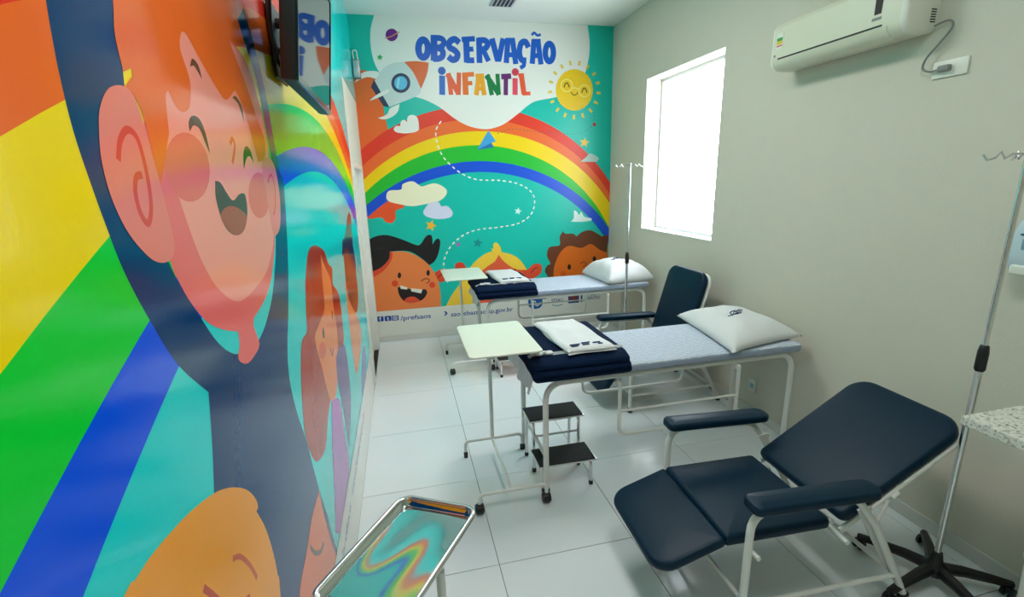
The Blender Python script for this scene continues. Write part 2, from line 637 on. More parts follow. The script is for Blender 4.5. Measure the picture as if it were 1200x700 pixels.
shape('white_cloud', 'back', [(669, 259.8, 1), (672.2, 255.8), (672.7, 247), (676.2, 248.7), (678.5, 252), (681, 248.7), (684.9, 254.2), (692.8, 256), (692.8, 258.7, 1), (682.5, 260)], 4, (214, 232, 226), mb)
shape('grey_cloud', 'back', [(680, 189.7, 1), (686.5, 184.4), (691.8, 180), (701.5, 185.4), (699, 189.7, 1)], 4, (176, 200, 190), mb)
# rocket
rk = shape('rocket', 'back', [(439.3, 94.6, 1), (447.9, 81.8), (459.6, 74.3), (473.6, 72.6, 1), (484.3, 85), (493.3, 104.3, 1), (492.4, 109), (485.4, 113.9), (469.3, 120.4), (455.4, 125.7, 1)], 5, (200, 214, 212), mb)
shape('nose_cone', 'back', [(473.6, 72.6, 1), (488, 71.8), (502.5, 73.6, 1), (500.4, 87), (493.3, 104.3, 1), (484.3, 85)], 6, (226, 98, 38), rk)
shape('tail_band', 'back', [(438, 93.6, 1), (434.8, 102, 1), (449.5, 124.6, 1), (456.4, 125.7, 1)], 6, (42, 58, 88), rk)
shape('fin', 'back', [(415.7, 96.8, 1), (421, 88.2), (428.6, 84), (439.3, 83.3), (444.6, 86), (440.4, 92.5, 1), (430.7, 90.4), (422, 93.6)], 7, WHITE, rk)
shape('fin', 'back', [(432.9, 118.2, 1), (439, 112.9), (448, 107.5), (455.4, 104.7), (454.3, 109), (443.6, 114.5)], 7, WHITE, rk)
shape('fin', 'back', [(443, 138.6, 1), (453.2, 134.3), (457.5, 126.8), (468.2, 121.9, 1), (466, 131), (458.6, 137.5), (450, 140)], 7, WHITE, rk)
disc('porthole_ring', 'back', 469.7, 97.4, 11.2, 11.6, 7, (42, 58, 88), rk)
disc('porthole_glass', 'back', 469.7, 97.4, 7.6, 8.0, 8, (92, 188, 222), rk)
shape('porthole_glint', 'back', [(466, 92, 1), (469, 91, 1), (467, 104, 1), (464.5, 103, 1)], 9, (150, 216, 236), rk, smooth=False)
pl = disc('planet', 'back', 459, 41, 7.2, 7.4, 4, (112, 30, 130), mb)
strokes('planet_ring', 'back', [([(451, 44.8), (459, 42.5), (468, 37.2)], .012, False)], 5, (214, 140, 110), pl)
star('green_star', 'back', 445, 67.2, 4, 4, (40, 164, 70), mb, .2)
# sun
sn = disc('sun', 'back', 673, 105.5, 21.8, 24.4, 5, (240, 196, 30), mb)
for k in range(17):
    a = 2*PI*(k+.3)/17
    p = lambda f: (673+21.8*f*math.cos(a), 105.5+24.4*f*math.sin(a))
    strokes('sun_ray', 'back', [([p(1.2), p(1.42)], .03, False)], 5, (226, 196, 70), sn)
for cx, cy, r in ((664, 100.3, 6.6), (684.8, 106.6, 6.4)):
    strokes('spectacle_ring', 'back', [(ell(cx, cy, r, r*1.08, 0, 16), .014, True)], 7, (244, 226, 120), sn)
    strokes('closed_eye', 'back', [([(cx-3, cy+2.2), (cx-1.5, cy-2.2), (cx+1, cy-2.6), (cx+3, cy+2)], .014, False)], 7, (80, 66, 22), sn)
strokes('spectacle_bridge', 'back', [([(670.4, 103.5), (674, 103), (678.4, 105)], .013, False)], 7.3, (244, 226, 120), sn)
strokes('smile', 'back', [([(669, 108), (672, 111.3), (675.5, 110.5), (677, 108)], .013, False)], 7, (120, 92, 20), sn)
star('yellow_star', 'back', 684.8, 167.2, 6, 4, (240, 196, 60), mb, .15)
disc('red_dot', 'back', 696.5, 146, 2.2, 2.3, 4, (180, 60, 60), mb)
dashes('trail_dot', 'back', [(582.9, 157), (600, 151.4), (620, 153.5), (643, 156), (674, 157), (690, 151), (695.7, 143), (695.7, 131)], .009, .05, .45, 4, (70, 110, 90), mb)
pp = shape('paper_plane', 'back', [(572.3, 152.9, 1), (581.4, 165.7, 1), (576, 167.5, 1), (559, 175.7, 1)], 5, (66, 160, 214), mb, smooth=False)
shape('paper_fold', 'back', [(559, 175.7, 1), (576, 167.5, 1), (578.6, 172.9, 1)], 6, (34, 112, 178), pp, smooth=False)
dashes('trail_dash', 'back', [(517, 142), (511.4, 151.4), (511.4, 164.3), (517, 180), (526.5, 192), (541, 203.5), (559, 210.5), (586, 211.6), (607, 215.5), (622, 224.5), (626.5, 236.5), (622, 251.5), (607, 262), (583, 266.5), (559, 269.5), (541, 277), (526, 292), (520, 310), (524.5, 331)], .016, .078, .58, 5, WHITE, mb)
star('yellow_star', 'back', 505, 264.5, 7, 4, (240, 180, 50), mb, .3)
star('white_star', 'back', 607, 247.6, 4.5, 4, (206, 240, 232), mb, .2)
star('teal_star', 'back', 560, 285, 6, 4, (20, 140, 140), mb, .1)
disc('lilac_dot', 'back', 537, 286.6, 2.5, 2.5, 4, (150, 120, 190), mb)

def face_bits(parent, L, eyes=(), cheeks=(), ccol=(224, 70, 40)):
    for x, y, rx, ry in eyes:
        disc('eye', 'back', x, y, rx, ry, L, (26, 22, 22), parent, .05)
    for x, y, r in cheeks:
        disc('cheek', 'back', x, y, r, r, L, ccol, parent)

# child with black hair
k1 = shape('child_face', 'back', [(431, 310, 1), (445, 300), (459.4, 295.4), (476.5, 295.4), (492, 302.3), (504, 312.5), (512.5, 327), (516, 342.5), (516.5, 360, 1), (436, 368, 1)], 6, (234, 128, 66), mb)
shape('ear', 'back', [(509, 321), (519.4, 315), (524, 319), (524.5, 326), (516, 331)], 5, (214, 70, 40), k1)
strokes('ear_line', 'back', [([(513, 326), (516, 322.5), (519, 321.5)], .012, False)], 6, (90, 30, 20), k1)
shape('hair_shadow', 'back', [(456, 294, 1), (460, 297), (458, 306), (450, 317), (437, 325.5, 1), (434.5, 317, 1), (448, 311), (456, 301)], 7, (218, 72, 42), k1)
shape('hair', 'back', [(429, 283, 1), (440.6, 277), (454.3, 275.7), (471.4, 280.8), (488.5, 287.4), (493.7, 285), (498.8, 277.4), (504, 275.2), (506.5, 278.3), (506.8, 286.8, 1), (510.8, 280.8), (514.2, 280), (516, 285), (513.4, 298), (509, 306.5), (503, 310.8, 1), (495.4, 304), (485, 297), (474.8, 294), (456.8, 294.9, 1), (456, 303), (449, 311.7), (440.6, 316.8), (433, 319, 1)], 8, (28, 24, 26), k1)
face_bits(k1, 8, [(468, 322.8, 2.1, 3.4), (501.7, 319.9, 2.0, 3.4)], [(462.8, 332.3, 3.7), (506.5, 334, 3.5)])
strokes('nose', 'back', [([(493.3, 329.7), (498, 327), (502, 327), (503, 329.5), (499.7, 332.5)], .012, False)], 8, (120, 50, 20), k1)
mo = shape('mouth', 'back', [(465.9, 336.5, 1), (472, 337), (485, 339.5), (498.8, 339, 1), (500.5, 343.4), (495.4, 351), (485, 354.9), (474.8, 353.7), (468, 346)], 8, (30, 20, 20), k1)
shape('tongue', 'back', [(474, 352.5), (477, 349), (484, 347.6), (490, 350.5), (491.5, 353), (485, 354.9), (477, 354.5)], 9, (222, 74, 44), mo)
shape('teeth', 'back', [(469, 334.5, 1), (477.5, 337, 1), (477, 339.4, 1), (469.6, 338.6, 1)], 9, (226, 222, 206), mo, smooth=False)
shape('teeth', 'back', [(481.7, 338, 1), (495, 339.2, 1), (493.5, 344, 1), (482, 341.5, 1)], 9, (226, 222, 206), mo, smooth=False)
# blond child
k2 = shape('child_face', 'back', [(556, 316), (568.5, 312), (579.6, 302), (584.3, 296), (592, 303), (603.3, 312), (617.6, 317.6), (626, 330), (622, 360, 1), (545, 370, 1)], 6, (228, 92, 58), mb)
shape('ear', 'back', [(612, 318), (618, 316), (625.5, 309.7), (633.4, 309.7), (635, 316), (631.8, 322.3), (620, 327)], 6.5, (222, 78, 50), k2)
shape('ear', 'back', [(533, 311), (537, 307.5), (543, 308.5), (546, 313), (552, 320), (543, 321), (535, 317)], 5, (214, 64, 44), k2)
strokes('ear_line', 'back', [([(622, 320), (626, 315), (630, 313.5)], .012, False)], 7, (110, 36, 24), k2)
shape('hair', 'back', [(521, 362, 1), (530, 345), (541, 330), (551, 313.6), (560.6, 303.3), (570, 297), (577, 294.6, 1), (575.5, 291, 1), (578.5, 292, 1), (578, 286.5), (581.5, 284.3), (586, 289), (587.7, 295.4, 1), (600, 298.6), (609.7, 305), (617.6, 316.5, 1), (603.3, 315.2), (590.7, 306.5), (584.3, 298.6, 1), (579.6, 306.5), (568.5, 314.4), (561, 325), (558, 362, 1)], 7, (244, 200, 62), k2)
face_bits(k2, 8, [(603, 318, 1.9, 2.6), (572, 322, 1.9, 2.6)])
# curly child
k3 = shape('child_face', 'back', [(647, 330, 1), (650.8, 308), (657.2, 295.4), (666.7, 286), (681, 286), (692, 284), (700, 287), (712, 290, 1), (710, 360, 1), (650, 362, 1)], 6, (216, 104, 26), mb)
shape('hair', 'back', [(650, 340, 1), (641.3, 323), (638.5, 317.6), (641.3, 311.2), (645, 309), (641, 300), (643.7, 289.9), (655.6, 287.5), (655.9, 278), (659.5, 270.9, 1), (662.7, 274), (671.4, 274), (675.4, 277.2, 1), (682.5, 271.7), (692, 270), (701.5, 274.8), (705, 277), (709.4, 275.6), (713, 276, 1), (711, 296, 1), (704.7, 293.8), (700, 291), (692, 286), (681, 290.7), (666.7, 288.3), (657.2, 295.4), (650.8, 308), (648.5, 322)], 7, (106, 56, 30), k3)
face_bits(k3, 8, [(667, 313, 2.0, 3.2), (696.4, 303.5, 2.0, 3.2)], [(660, 321, 3.5)], (204, 84, 20))
strokes('nose', 'back', [([(680, 309), (684, 307.5), (687, 309.5), (683, 313.5)], .012, False)], 8, (130, 50, 14), k3)
# white strip with lettering
ZS = .425
flat('white_strip', 'back', [[(XL+.0015, .0715), (XR-.0015, .0715), (XR-.0015, ZS), (XL+.0015, ZS)]], 12, (220, 220, 210), mb)
def bx(x, y):
    return on_back(x, y)
for (ix0, ix1, iy0, iy1, ch) in ((442.0, 449.3, 370.6, 377.2, 'f'), (451.1, 458.3, 370.0, 376.6, 't'), (459.5, 466.9, 369.4, 376.0, 'o')):
    a, b = bx(ix0, iy1), bx(ix1, iy0)
    ic = flat('social_icon', 'back', [rrect(a[0], b[0], a[1], b[1], .012, 4)], 13, INK, mb)
    cx, cz = (a[0]+b[0])/2, (a[1]+b[1])/2
    if ch == 'o':
        flat('icon_mark', 'back', stroke_loops(rrect(cx-.024, cx+.024, cz-.022, cz+.022, .01, 4), .007, True)+stroke_loops([(cx+.011*math.cos(2*PI*k/12), cz+.011*math.sin(2*PI*k/12)) for k in range(12)], .006, True), 14, WHITE, ic)
    elif ch == 'f':
        text('icon_mark', 'back', 'f', cx-.012, cx+.014, cz-.026, 14, WHITE, ic, height=.056)
    else:
        text('icon_mark', 'back', 't', cx-.016, cx+.016, cz-.024, 14, WHITE, ic, height=.054)
a, b = bx(469.5, 375.2), bx(505, 372)
text('lettering', 'back', '/prefsaos', a[0], b[0], a[1]-.005, 13, INK, mb, height=.062)
a = bx(522, 367.3)
flat('chevron', 'back', [[(a[0]-.02, a[1]+.03), (a[0]+.005, a[1]+.03), (a[0]+.03, a[1]), (a[0]+.005, a[1]-.03), (a[0]-.02, a[1]-.03), (a[0]+.002, a[1])]], 13, INK, mb)
a, b = bx(528.6, 370), bx(601, 362)
text('lettering', 'back', 'saosebastiao.sp.gov.br', a[0], b[0], a[1]-.012, 13, INK, mb, height=.062)
# sponsor logos
lg = flat('logo_shield', 'back', [[bx(*p) for p in ((619, 350), (635.4, 349), (635.6, 357), (632.5, 361), (627, 362.3), (621.5, 361), (619, 358))]], 13, (24, 88, 150), mb)
flat('logo_banner', 'back', [[bx(*p) for p in ((619, 347.7), (640, 346.7), (640, 350.6), (619, 351.4))]], 14, (30, 70, 110), lg)
flat('logo_stripe', 'back', [[bx(*p) for p in ((619, 346.2), (630, 345.8), (630, 347.4), (619, 347.8))]], 14.4, (220, 110, 50), lg)
flat('logo_stripe', 'back', [[bx(*p) for p in ((630, 345.8), (643, 345.2), (643, 346.7), (630, 347.4))]], 14.4, (50, 140, 90), lg)
strokes('logo_script', 'back', [([(623, 358.6), (625, 353.5), (627.5, 354), (628, 358), (631, 357.5), (633, 354)], .013, False)], 15, WHITE, lg)
a, b = bx(646, 354.3), bx(660, 353.2)
text('lettering', 'back', 'SESAU', a[0], b[0], a[1], 13, (24, 70, 140), mb, height=.05)
strokes('logo_arc', 'back', [([(646, 347.5), (652, 344.6), (658.5, 346.5)], .022, False)], 13, (60, 110, 160), mb)
strokes('logo_line', 'back', [([(647, 357.5), (653, 358.2), (659, 356.6)], .012, False)], 13, (60, 110, 160), mb)
lg = flat('logo_square', 'back', [[bx(*p) for p in ((665.6, 344), (678.6, 343.3), (678.3, 354.6), (665.8, 355.6))]], 13, (28, 62, 130), mb)
flat('logo_red_field', 'back', [[bx(*p) for p in ((668, 346.5), (677, 346), (676, 350.5), (672, 352), (668.6, 350.5))]], 14, (120, 50, 40), lg)
flat('logo_yellow_bar', 'back', [[bx(*p) for p in ((667, 343), (672, 342.8), (672, 346), (667, 346.3))]], 14, (220, 180, 60), lg)
flat('logo_red_bar', 'back', [[bx(*p) for p in ((672, 342.8), (678.6, 342.4), (678.6, 344.4), (672, 344.8))]], 14, (190, 60, 50), lg)
flat('logo_bar', 'back', [[bx(*p) for p in ((680.3, 343), (682.6, 342.9), (682.3, 353.6), (680.3, 353.8))]], 13, (40, 70, 120), mb)
a, b = bx(688, 351.2), bx(703, 350)
text('lettering', 'back', 'SEBASTIAO', a[0], b[0], a[1], 13, (40, 84, 150), mb, height=.045)
a, b = bx(692, 346.6), bx(699, 346)
text('lettering', 'back', 'SAO', a[0], b[0], a[1], 13, (40, 84, 150), mb, height=.032)

# title lettering
def tz(x, y):
    return (480+x/5.833, 30+y/5.833)
ZU = D/555.0/5.833*1.03
TB = (14, 92, 196)
def letter(lines, col):
    f = on_back
    loops, lifts = [], []
    for i, (pts, wd, cl, sm) in enumerate(lines):
        Q = [f(*tz(*p)) for p in pts]
        if sm:
            Q = spline(Q, closed=cl, n=5)
        # square-ended thick strokes
        add = stroke_loops(Q, wd*ZU, cl)
        loops += add
        lifts += [i*.25]*len(add)
    return flat('letter', 'back', loops, 5, col, mb, lifts)
e_ = lambda cx, cy, rx, ry: ell(cx, cy, rx, ry, 0, 22)
letter([(e_(93, 158, 33, 60), 38, True, False)], TB)
letter([([(166, 66), (168, 242)], 40, False, False), ([(150, 84), (215, 88), (236, 116), (215, 146), (180, 150)], 32, False, True), ([(180, 150), (222, 168), (226, 206), (200, 226), (160, 228)], 34, False, True)], TB)
letter([([(340, 118), (308, 94), (274, 112), (272, 148), (305, 168), (328, 196), (318, 226), (292, 234), (264, 212)], 36, False, True)], TB)
letter([([(386, 78), (392, 254)], 38, False, False), ([(356, 96), (446, 90)], 30, False, False), ([(390, 164), (436, 160)], 28, False, False), ([(386, 238), (442, 238)], 32, False, False)], TB)
letter([([(474, 84), (478, 256)], 36, False, False), ([(470, 102), (515, 102), (534, 128), (515, 158), (480, 166)], 34, False, True), ([(500, 160), (540, 244)], 32, False, False)], TB)
letter([([(562, 88), (602, 240)], 36, False, False), ([(640, 88), (608, 240)], 34, False, False), ([(586, 236), (624, 236)], 20, False, False)], TB)
letter([([(660, 256), (672, 90)], 34, False, False), ([(726, 264), (702, 92)], 34, False, False), ([(656, 102), (720, 102)], 30, False, False), ([(668, 200), (714, 200)], 28, False, False)], TB)
letter([([(812, 150), (792, 112), (762, 124), (750, 180), (764, 232), (798, 240)], 36, False, True), ([(774, 244), (782, 272), (756, 290)], 24, False, True)], TB)
letter([([(838, 262), (850, 98), ], 34, False, False), ([(898, 266), (876, 98)], 34, False, False), ([(836, 108), (896, 108)], 28, False, False), ([(848, 206), (888, 206)], 28, False, False), ([(834, 66), (852, 50), (874, 68), (896, 60)], 15, False, True)], TB)
letter([(e_(955, 185, 28, 60), 36, True, False)], TB)
letter([([(222, 342), (223, 474)], 36, False, False), ([(204, 352), (222, 352)], 18, False, False), (e_(220, 310, 12, 12), 26, True, False)], (18, 96, 190))
letter([([(266, 326), (284, 474)], 28, False, False), ([(258, 330), (336, 468)], 32, False, False), ([(338, 322), (334, 474)], 28, False, False)], (232, 90, 44))
letter([([(378, 322), (384, 474)], 36, False, False), ([(360, 338), (440, 332)], 26, False, False), ([(384, 396), (428, 393)], 24, False, False)], (236, 112, 36))
letter([([(456, 476), (474, 332)], 30, False, False), ([(510, 476), (490, 332)], 30, False, False), ([(450, 344), (508, 342)], 24, False, False), ([(466, 432), (504, 432)], 22, False, False)], (240, 164, 34))
letter([([(534, 336), (562, 476)], 28, False, False), ([(524, 340), (612, 472)], 32, False, False), ([(600, 330), (610, 474)], 26, False, False)], (10, 124, 66))
letter([([(626, 350), (694, 346)], 32, False, False), ([(658, 350), (657, 476)], 28, False, False)], (106, 40, 110))
letter([([(721, 360), (721, 474)], 34, False, False), ([(704, 372), (721, 372)], 18, False, False), (e_(722, 318, 11, 11), 26, True, False)], (230, 76, 96))
letter([([(762, 328), (782, 470)], 34, False, False), ([(772, 466), (826, 464)], 22, False, False), ([(742, 340), (764, 338)], 20, False, False)], (236, 90, 52))

# ---- left wall mural
ml = thing('wall_mural', 'glossy mural of laughing children under a rainbow on the left wall', 'mural', (0, 0, 0))
flat('sky_panel', 'left', [[(-.3, .4), (4.74, .4), (4.74, HC-.002), (-.3, HC-.002)], [(4.74, 3.0), (D-.002, 3.0), (D-.002, HC-.002), (4.74, HC-.002)]], 0, (0, 214, 214), ml)
larcs = [((2.63, -2.05), 4.87), ((2.63, -2.07), 4.752), ((2.6, -2.095), 4.655), ((2.731, -2.353), 4.77), ((2.775, -2.742), 4.993), ((2.705, -2.374), 4.508)]
def larc(i, y):
    (cy, cz), r = larcs[i]
    return cz+math.sqrt(r*r-(y-cy)**2)
for i, (nm, col) in enumerate([('red_band', (234, 56, 30)), ('orange_band', (244, 108, 34)), ('yellow_band', (252, 222, 2)), ('green_band', (8, 212, 56)), ('blue_band', (0, 84, 238))]):
    ys = [-.29+(4.73+.29)*k/60 for k in range(61)]
    flat(nm, 'left', [[(y, larc(i, y)) for y in ys]+[(y, larc(i+1, y)) for y in reversed(ys)]], 1, col, ml)
# laughing child with raised arms in navy
ch = shape('navy_suit', 'left', [(45, -60, 1), (52.5, 0), (60, 45), (70, 95), (85, 155), (105, 215), (125, 270), (145, 320), (172.5, 372), (207.5, 427.5), (243.5, 460, 1), (247.5, 515), (250, 575), (252, 700), (250, 900, 1), (432, 760, 1), (410, 690), (392, 636.7), (382.9, 603), (373.6, 573.6), (358.7, 518), (345.8, 477), (338.3, 440), (336.5, 403), (337.7, 358), (336.6, 291.4), (332, 217), (325.7, 194.3), (311.4, 111.4), (297, 51.4), (284.3, 8.6, 1), (277.7, 21.4, 1), (285.7, 48.6), (300, 94.3), (311.4, 154.3), (319, 200), (322.9, 287.7), (319, 343.5), (311.7, 377), (302.5, 399), (289.5, 411), (274.6, 415), (256, 403), (233.7, 371.3), (200, 315), (170, 230), (150, 140), (142.5, 80), (135, 40), (131, 0), (128, -60, 1)], 2, NAVY, ml)
SK = (250, 156, 138); SKD = (242, 112, 108)
fc = shape('face', 'left', [(180, 60), (168, 130), (175, 220), (198.4, 306.3), (207.7, 328.6), (222.6, 354.6), (241.2, 376.9), (259.7, 386.2), (278.3, 388.8, 1), (280, 405), (278.3, 417.7), (282, 425), (291.3, 425), (302, 409), (302.5, 399), (296.9, 383), (296.9, 373, 1), (311.7, 347), (319, 317), (321.8, 276.6), (320, 220), (312, 165), (300, 110), (280, 60), (230, 20)], 4, SKD, ch)
fc['label'] = 'pink laughing face'
shape('face_light', 'left', [(190, 60), (178, 130), (195, 190), (211, 239), (222.6, 272.9), (237.4, 310), (256, 339.7), (278.3, 353.5), (296.9, 339.7), (313.6, 313.7), (320.5, 270), (318, 215), (311, 165), (300, 112), (280, 62), (230, 25)], 5, SK, fc)
er = shape('ear', 'left', [(140, 100), (125, 104), (115.5, 125), (114, 150), (117.5, 190), (130, 235), (150, 275), (175, 303), (191, 308), (201, 301), (202, 280), (187.5, 220), (172.5, 165), (162.5, 130), (152, 108)], 8, (240, 130, 116), ch)
strokes('ear_line', 'left', [([(137, 188), (139, 165), (147, 152), (158, 160), (166, 184), (173, 218), (175.5, 246), (172, 262), (163, 250), (157, 226), (158, 208), (165, 205)], .012, False)], 9, (226, 74, 58), er)
shape('ear', 'left', [(306, 192), (315, 185), (322.5, 200), (327.5, 235), (327.5, 265), (322.5, 276), (318, 268), (312, 230)], 6.5, (240, 130, 116), ch)
strokes('ear_line', 'left', [([(313, 214), (317, 205), (321, 218), (322, 240), (320, 252)], .009, False)], 7, (226, 74, 58), fc)
shape('hair', 'left', [(126, -60, 1), (131, 0), (133, 40), (142.9, 82.9, 1), (152.9, 80, 1), (154, 89, 1), (145, 101, 1), (160, 120), (172, 155), (181, 200), (184, 230, 1), (190, 200), (197, 156, 1), (192.9, 114.3), (195.7, 106, 1), (205.7, 125.7), (214.3, 131.4), (221.4, 122.9), (221.4, 94.3), (210, 57), (211, 38, 1), (217, 40), (234.3, 71.4), (254.3, 105.7), (264.3, 117), (274.3, 105.7, 1), (282.9, 122.9), (291.4, 150), (302, 190, 1), (309, 186), (310, 165.7), (302, 142.9), (294.3, 120), (285.7, 94.3), (277, 71.4), (268.6, 48.6), (262, 17), (258, 0), (252, -60, 1)], 7, (240, 110, 44), ch)
EYE = (66, 62, 40)
shape('eye', 'left', [(221.4, 154.3, 1), (220, 142.9), (224.3, 135.7), (232.9, 140), (240, 157), (245, 180, 1), (240, 168.6), (232.9, 151.4), (225.7, 147)], 8, EYE, fc)
shape('eye', 'left', [(285, 198.6, 1), (284.3, 180), (287.5, 171.4), (292.9, 177), (296.6, 191.4, 1), (292, 183.5), (288, 186)], 8, EYE, fc)
shape('eyebrow', 'left', [(221.4, 78, 1), (224.3, 68.6), (231.4, 77), (235.7, 93, 1), (230, 82.9), (226, 77)], 8, (120, 84, 60), fc)
shape('eyebrow', 'left', [(271.4, 114.3, 1), (275.7, 113), (282.9, 125.7), (285, 143, 1), (278.6, 122.9)], 8, (120, 84, 60), fc)
strokes('nose', 'left', [([(268.6, 168.6), (271.4, 162.9), (274.3, 171.4), (271.4, 191.4)], .012, False)], 8, (232, 96, 70), fc)
disc('cheek', 'left', 218.5, 196, 26, 41, 6, (236, 112, 96), fc, -.15)
disc('cheek', 'left', 303, 229, 12.5, 27, 6, (236, 112, 96), fc, -.05)
mo = shape('mouth', 'left', [(251, 212, 1), (257.5, 214.5), (266, 228), (272.5, 235), (280, 227.5), (286.5, 229), (289, 250), (285, 270), (275, 276), (262.5, 265), (252.5, 235)], 8, (92, 56, 46), fc)
shape('tongue', 'left', [(257.5, 252), (264, 243), (273, 242), (281, 246), (288, 254), (285, 270), (275, 276), (263, 265)], 9, (176, 76, 54), mo)
shape('hand', 'left', [(272, -30), (281, -20), (284.8, 6), (278, 22, 1), (275.5, 8)], 3, (236, 130, 112), ch)
# girl with long red hair
ga = shape('red_hair', 'left', [(360.5, 297), (366.5, 288), (374, 289.5), (380, 295.5), (384.5, 309), (389, 315), (389.7, 333), (393.6, 339), (398, 351), (402.6, 396), (399, 412), (392, 440), (384.7, 484.5), (381, 525.3), (371.7, 541), (364.3, 532.8), (356.9, 506.8), (353.2, 462.3), (352, 426), (353.5, 400), (359, 388.6), (358.4, 369), (357.5, 330)], 3, (178, 44, 26), ml)
shape('face', 'left', [(375.5, 298.5, 1), (381.5, 315), (387.5, 330), (390.5, 360), (395, 390), (395.5, 426), (393.6, 464), (387.5, 470), (381.5, 450), (375.5, 426), (369.5, 402), (369.5, 390), (375.5, 375), (380, 360), (377.5, 330)], 4, (238, 130, 72), ga)
shape('eye', 'left', [(378, 384), (379.6, 388), (379.6, 397), (377.8, 394)], 5, (60, 40, 30), ga)
shape('eye', 'left', [(388.4, 364), (389.6, 367), (389.8, 375), (388.6, 372)], 5, (60, 40, 30), ga)
disc('cheek', 'left', 377.5, 411, 4.2, 10, 5, (226, 104, 62), ga)
strokes('nose', 'left', [([(387, 408), (389, 416), (391, 408)], .02, False)], 5, (190, 80, 50), ga)
gd = shape('violet_dress', 'left', [(388.4, 470, 1), (397.7, 469.7), (403.3, 506.8), (409, 544), (404, 590), (399, 625, 1), (393, 625, 1), (392, 588), (389, 514)], 4.5, (182, 86, 190), ga)
shape('purple_sleeve', 'left', [(394, 418), (400, 405), (404.5, 408), (408.6, 438), (411, 474), (409, 525, 1), (402, 480), (396, 450)], 5, (92, 66, 140), ga)
# girl with brown hair
gb = shape('brown_hair', 'left', [(400.8, 284), (404, 276), (408, 250), (411, 256), (413.5, 290), (417, 320), (419.5, 345), (418, 366), (411, 357), (406, 336), (403, 306)], 3.3, (134, 56, 38), ml)
shape('dark_fringe', 'left', [(401, 300), (401.5, 284), (406, 278), (412, 282), (416, 305), (417, 320), (412, 306), (406, 290), (403, 296)], 4, (40, 48, 90), gb)
shape('face', 'left', [(404.5, 330), (408, 340), (414, 360), (420, 374), (423, 392), (422, 414), (418, 438), (414, 420), (409, 380)], 2, (236, 138, 84), gb)
shape('blue_collar', 'left', [(424, 420), (427.5, 405), (429, 430), (427, 470), (424, 460)], 3, (100, 130, 186), gb)
# child with golden hair and orange child at the bottom
gc = shape('golden_face', 'left', [(60, 900, 1), (143.7, 700), (157.4, 679.5), (175.7, 652), (198.6, 624.6), (221.5, 600.6), (244.3, 582.3), (260.3, 573.8), (276.4, 571.6), (290, 575.4), (299.2, 585.7), (301.5, 594.9), (299.7, 599.5, 1), (310.7, 620), (319.8, 649.8), (324.4, 672.6), (328, 700), (335, 900, 1)], 5, (246, 158, 28), ml)
strokes('closed_eye', 'left', [([(271.8, 655.5), (281, 653), (292.4, 663.5), (300.4, 678)], .012, False)], 6, (206, 96, 44), gc)
strokes('smile', 'left', [([(237.5, 689.8), (247, 697), (258, 706), (275, 712), (292, 700)], .014, False)], 6, (196, 74, 34), gc)
gd2 = shape('orange_face', 'left', [(373.6, 575.4, 1), (379, 603), (388.4, 636.7), (395, 665), (400, 760, 1), (345, 760, 1), (351.3, 688.6), (358.7, 647.8), (366, 603)], 5.3, (234, 116, 70), ml)
strokes('smile', 'left', [([(363, 640), (368, 648), (375, 647), (379, 636)], .018, False)], 6, (110, 60, 50), gd2)
flat('white_strip', 'left', [[(-.3, .002), (4.74, .002), (4.74, .44), (-.3, .44)]], 12, (222, 222, 214), ml)
text('lettering', 'left', '/prefsaos   saosebastiao.sp.gov.br', 2.05, 3.6, .29, 13, INK, ml, height=.06)

# ------------------------------------------------------------------ beds
def make_bed(label, loc):
    # local frame: x from foot to head, y across, origin at the near foot-end leg
    L, W, ZR, r = 1.865, .59, .80, .0195
    t = thing('hospital_bed', label, 'bed', loc, 0, 'white tube beds')
    for y in (0, W):
        obj('side_frame', nt_([(0, y, .03), (0, y, ZR), (L, y, ZR), (L, y, .03)], r, fil=.13, n=12), M['white'], t)
    for x in (0, L):
        for y in (0, W):
            bm = bmesh.new()
            lathe(bm, [(.022, 0), (.025, .004), (.025, .035), (.0205, .04)], x, y, 12)
            obj('foot_cap', bm, M['black'], t)
    obj('cross_bar', nt_([(0, 0, .275), (0, W, .275)], .013), M['white'], t)
    for x in (.16, .65, 1.15, L-.16):
        obj('cross_bar', nt_([(x, 0, ZR), (x, W, ZR)], .013), M['white'], t)
    obj('platform', nb(.1, L-.08, .02, W-.02, ZR+.012, ZR+.022, bevel=.003, seg=1), M['white'], t, smooth=False)
    for y, s in ((-.035, -1), (W+.035, 1)):
        a, b = .50, 1.395
        rail = obj('side_rail', nt_([(a, y, ZR-.03), (a, y, .38), (b, y, .38), (b, y, ZR-.03)], .0125, fil=.07, n=8), M['white'], t)
        obj('rail_bar', nt_([(a, y, .555), (b, y, .555)], .0095, n=8), M['white'], rail)
        for x in (a, b):
            obj('rail_hinge', nb(x-.012, x+.012, min(y, y-s*.03), max(y, y-s*.03), ZR-.06, ZR-.02, bevel=.003, seg=1), M['white'], rail, smooth=False)
    return t

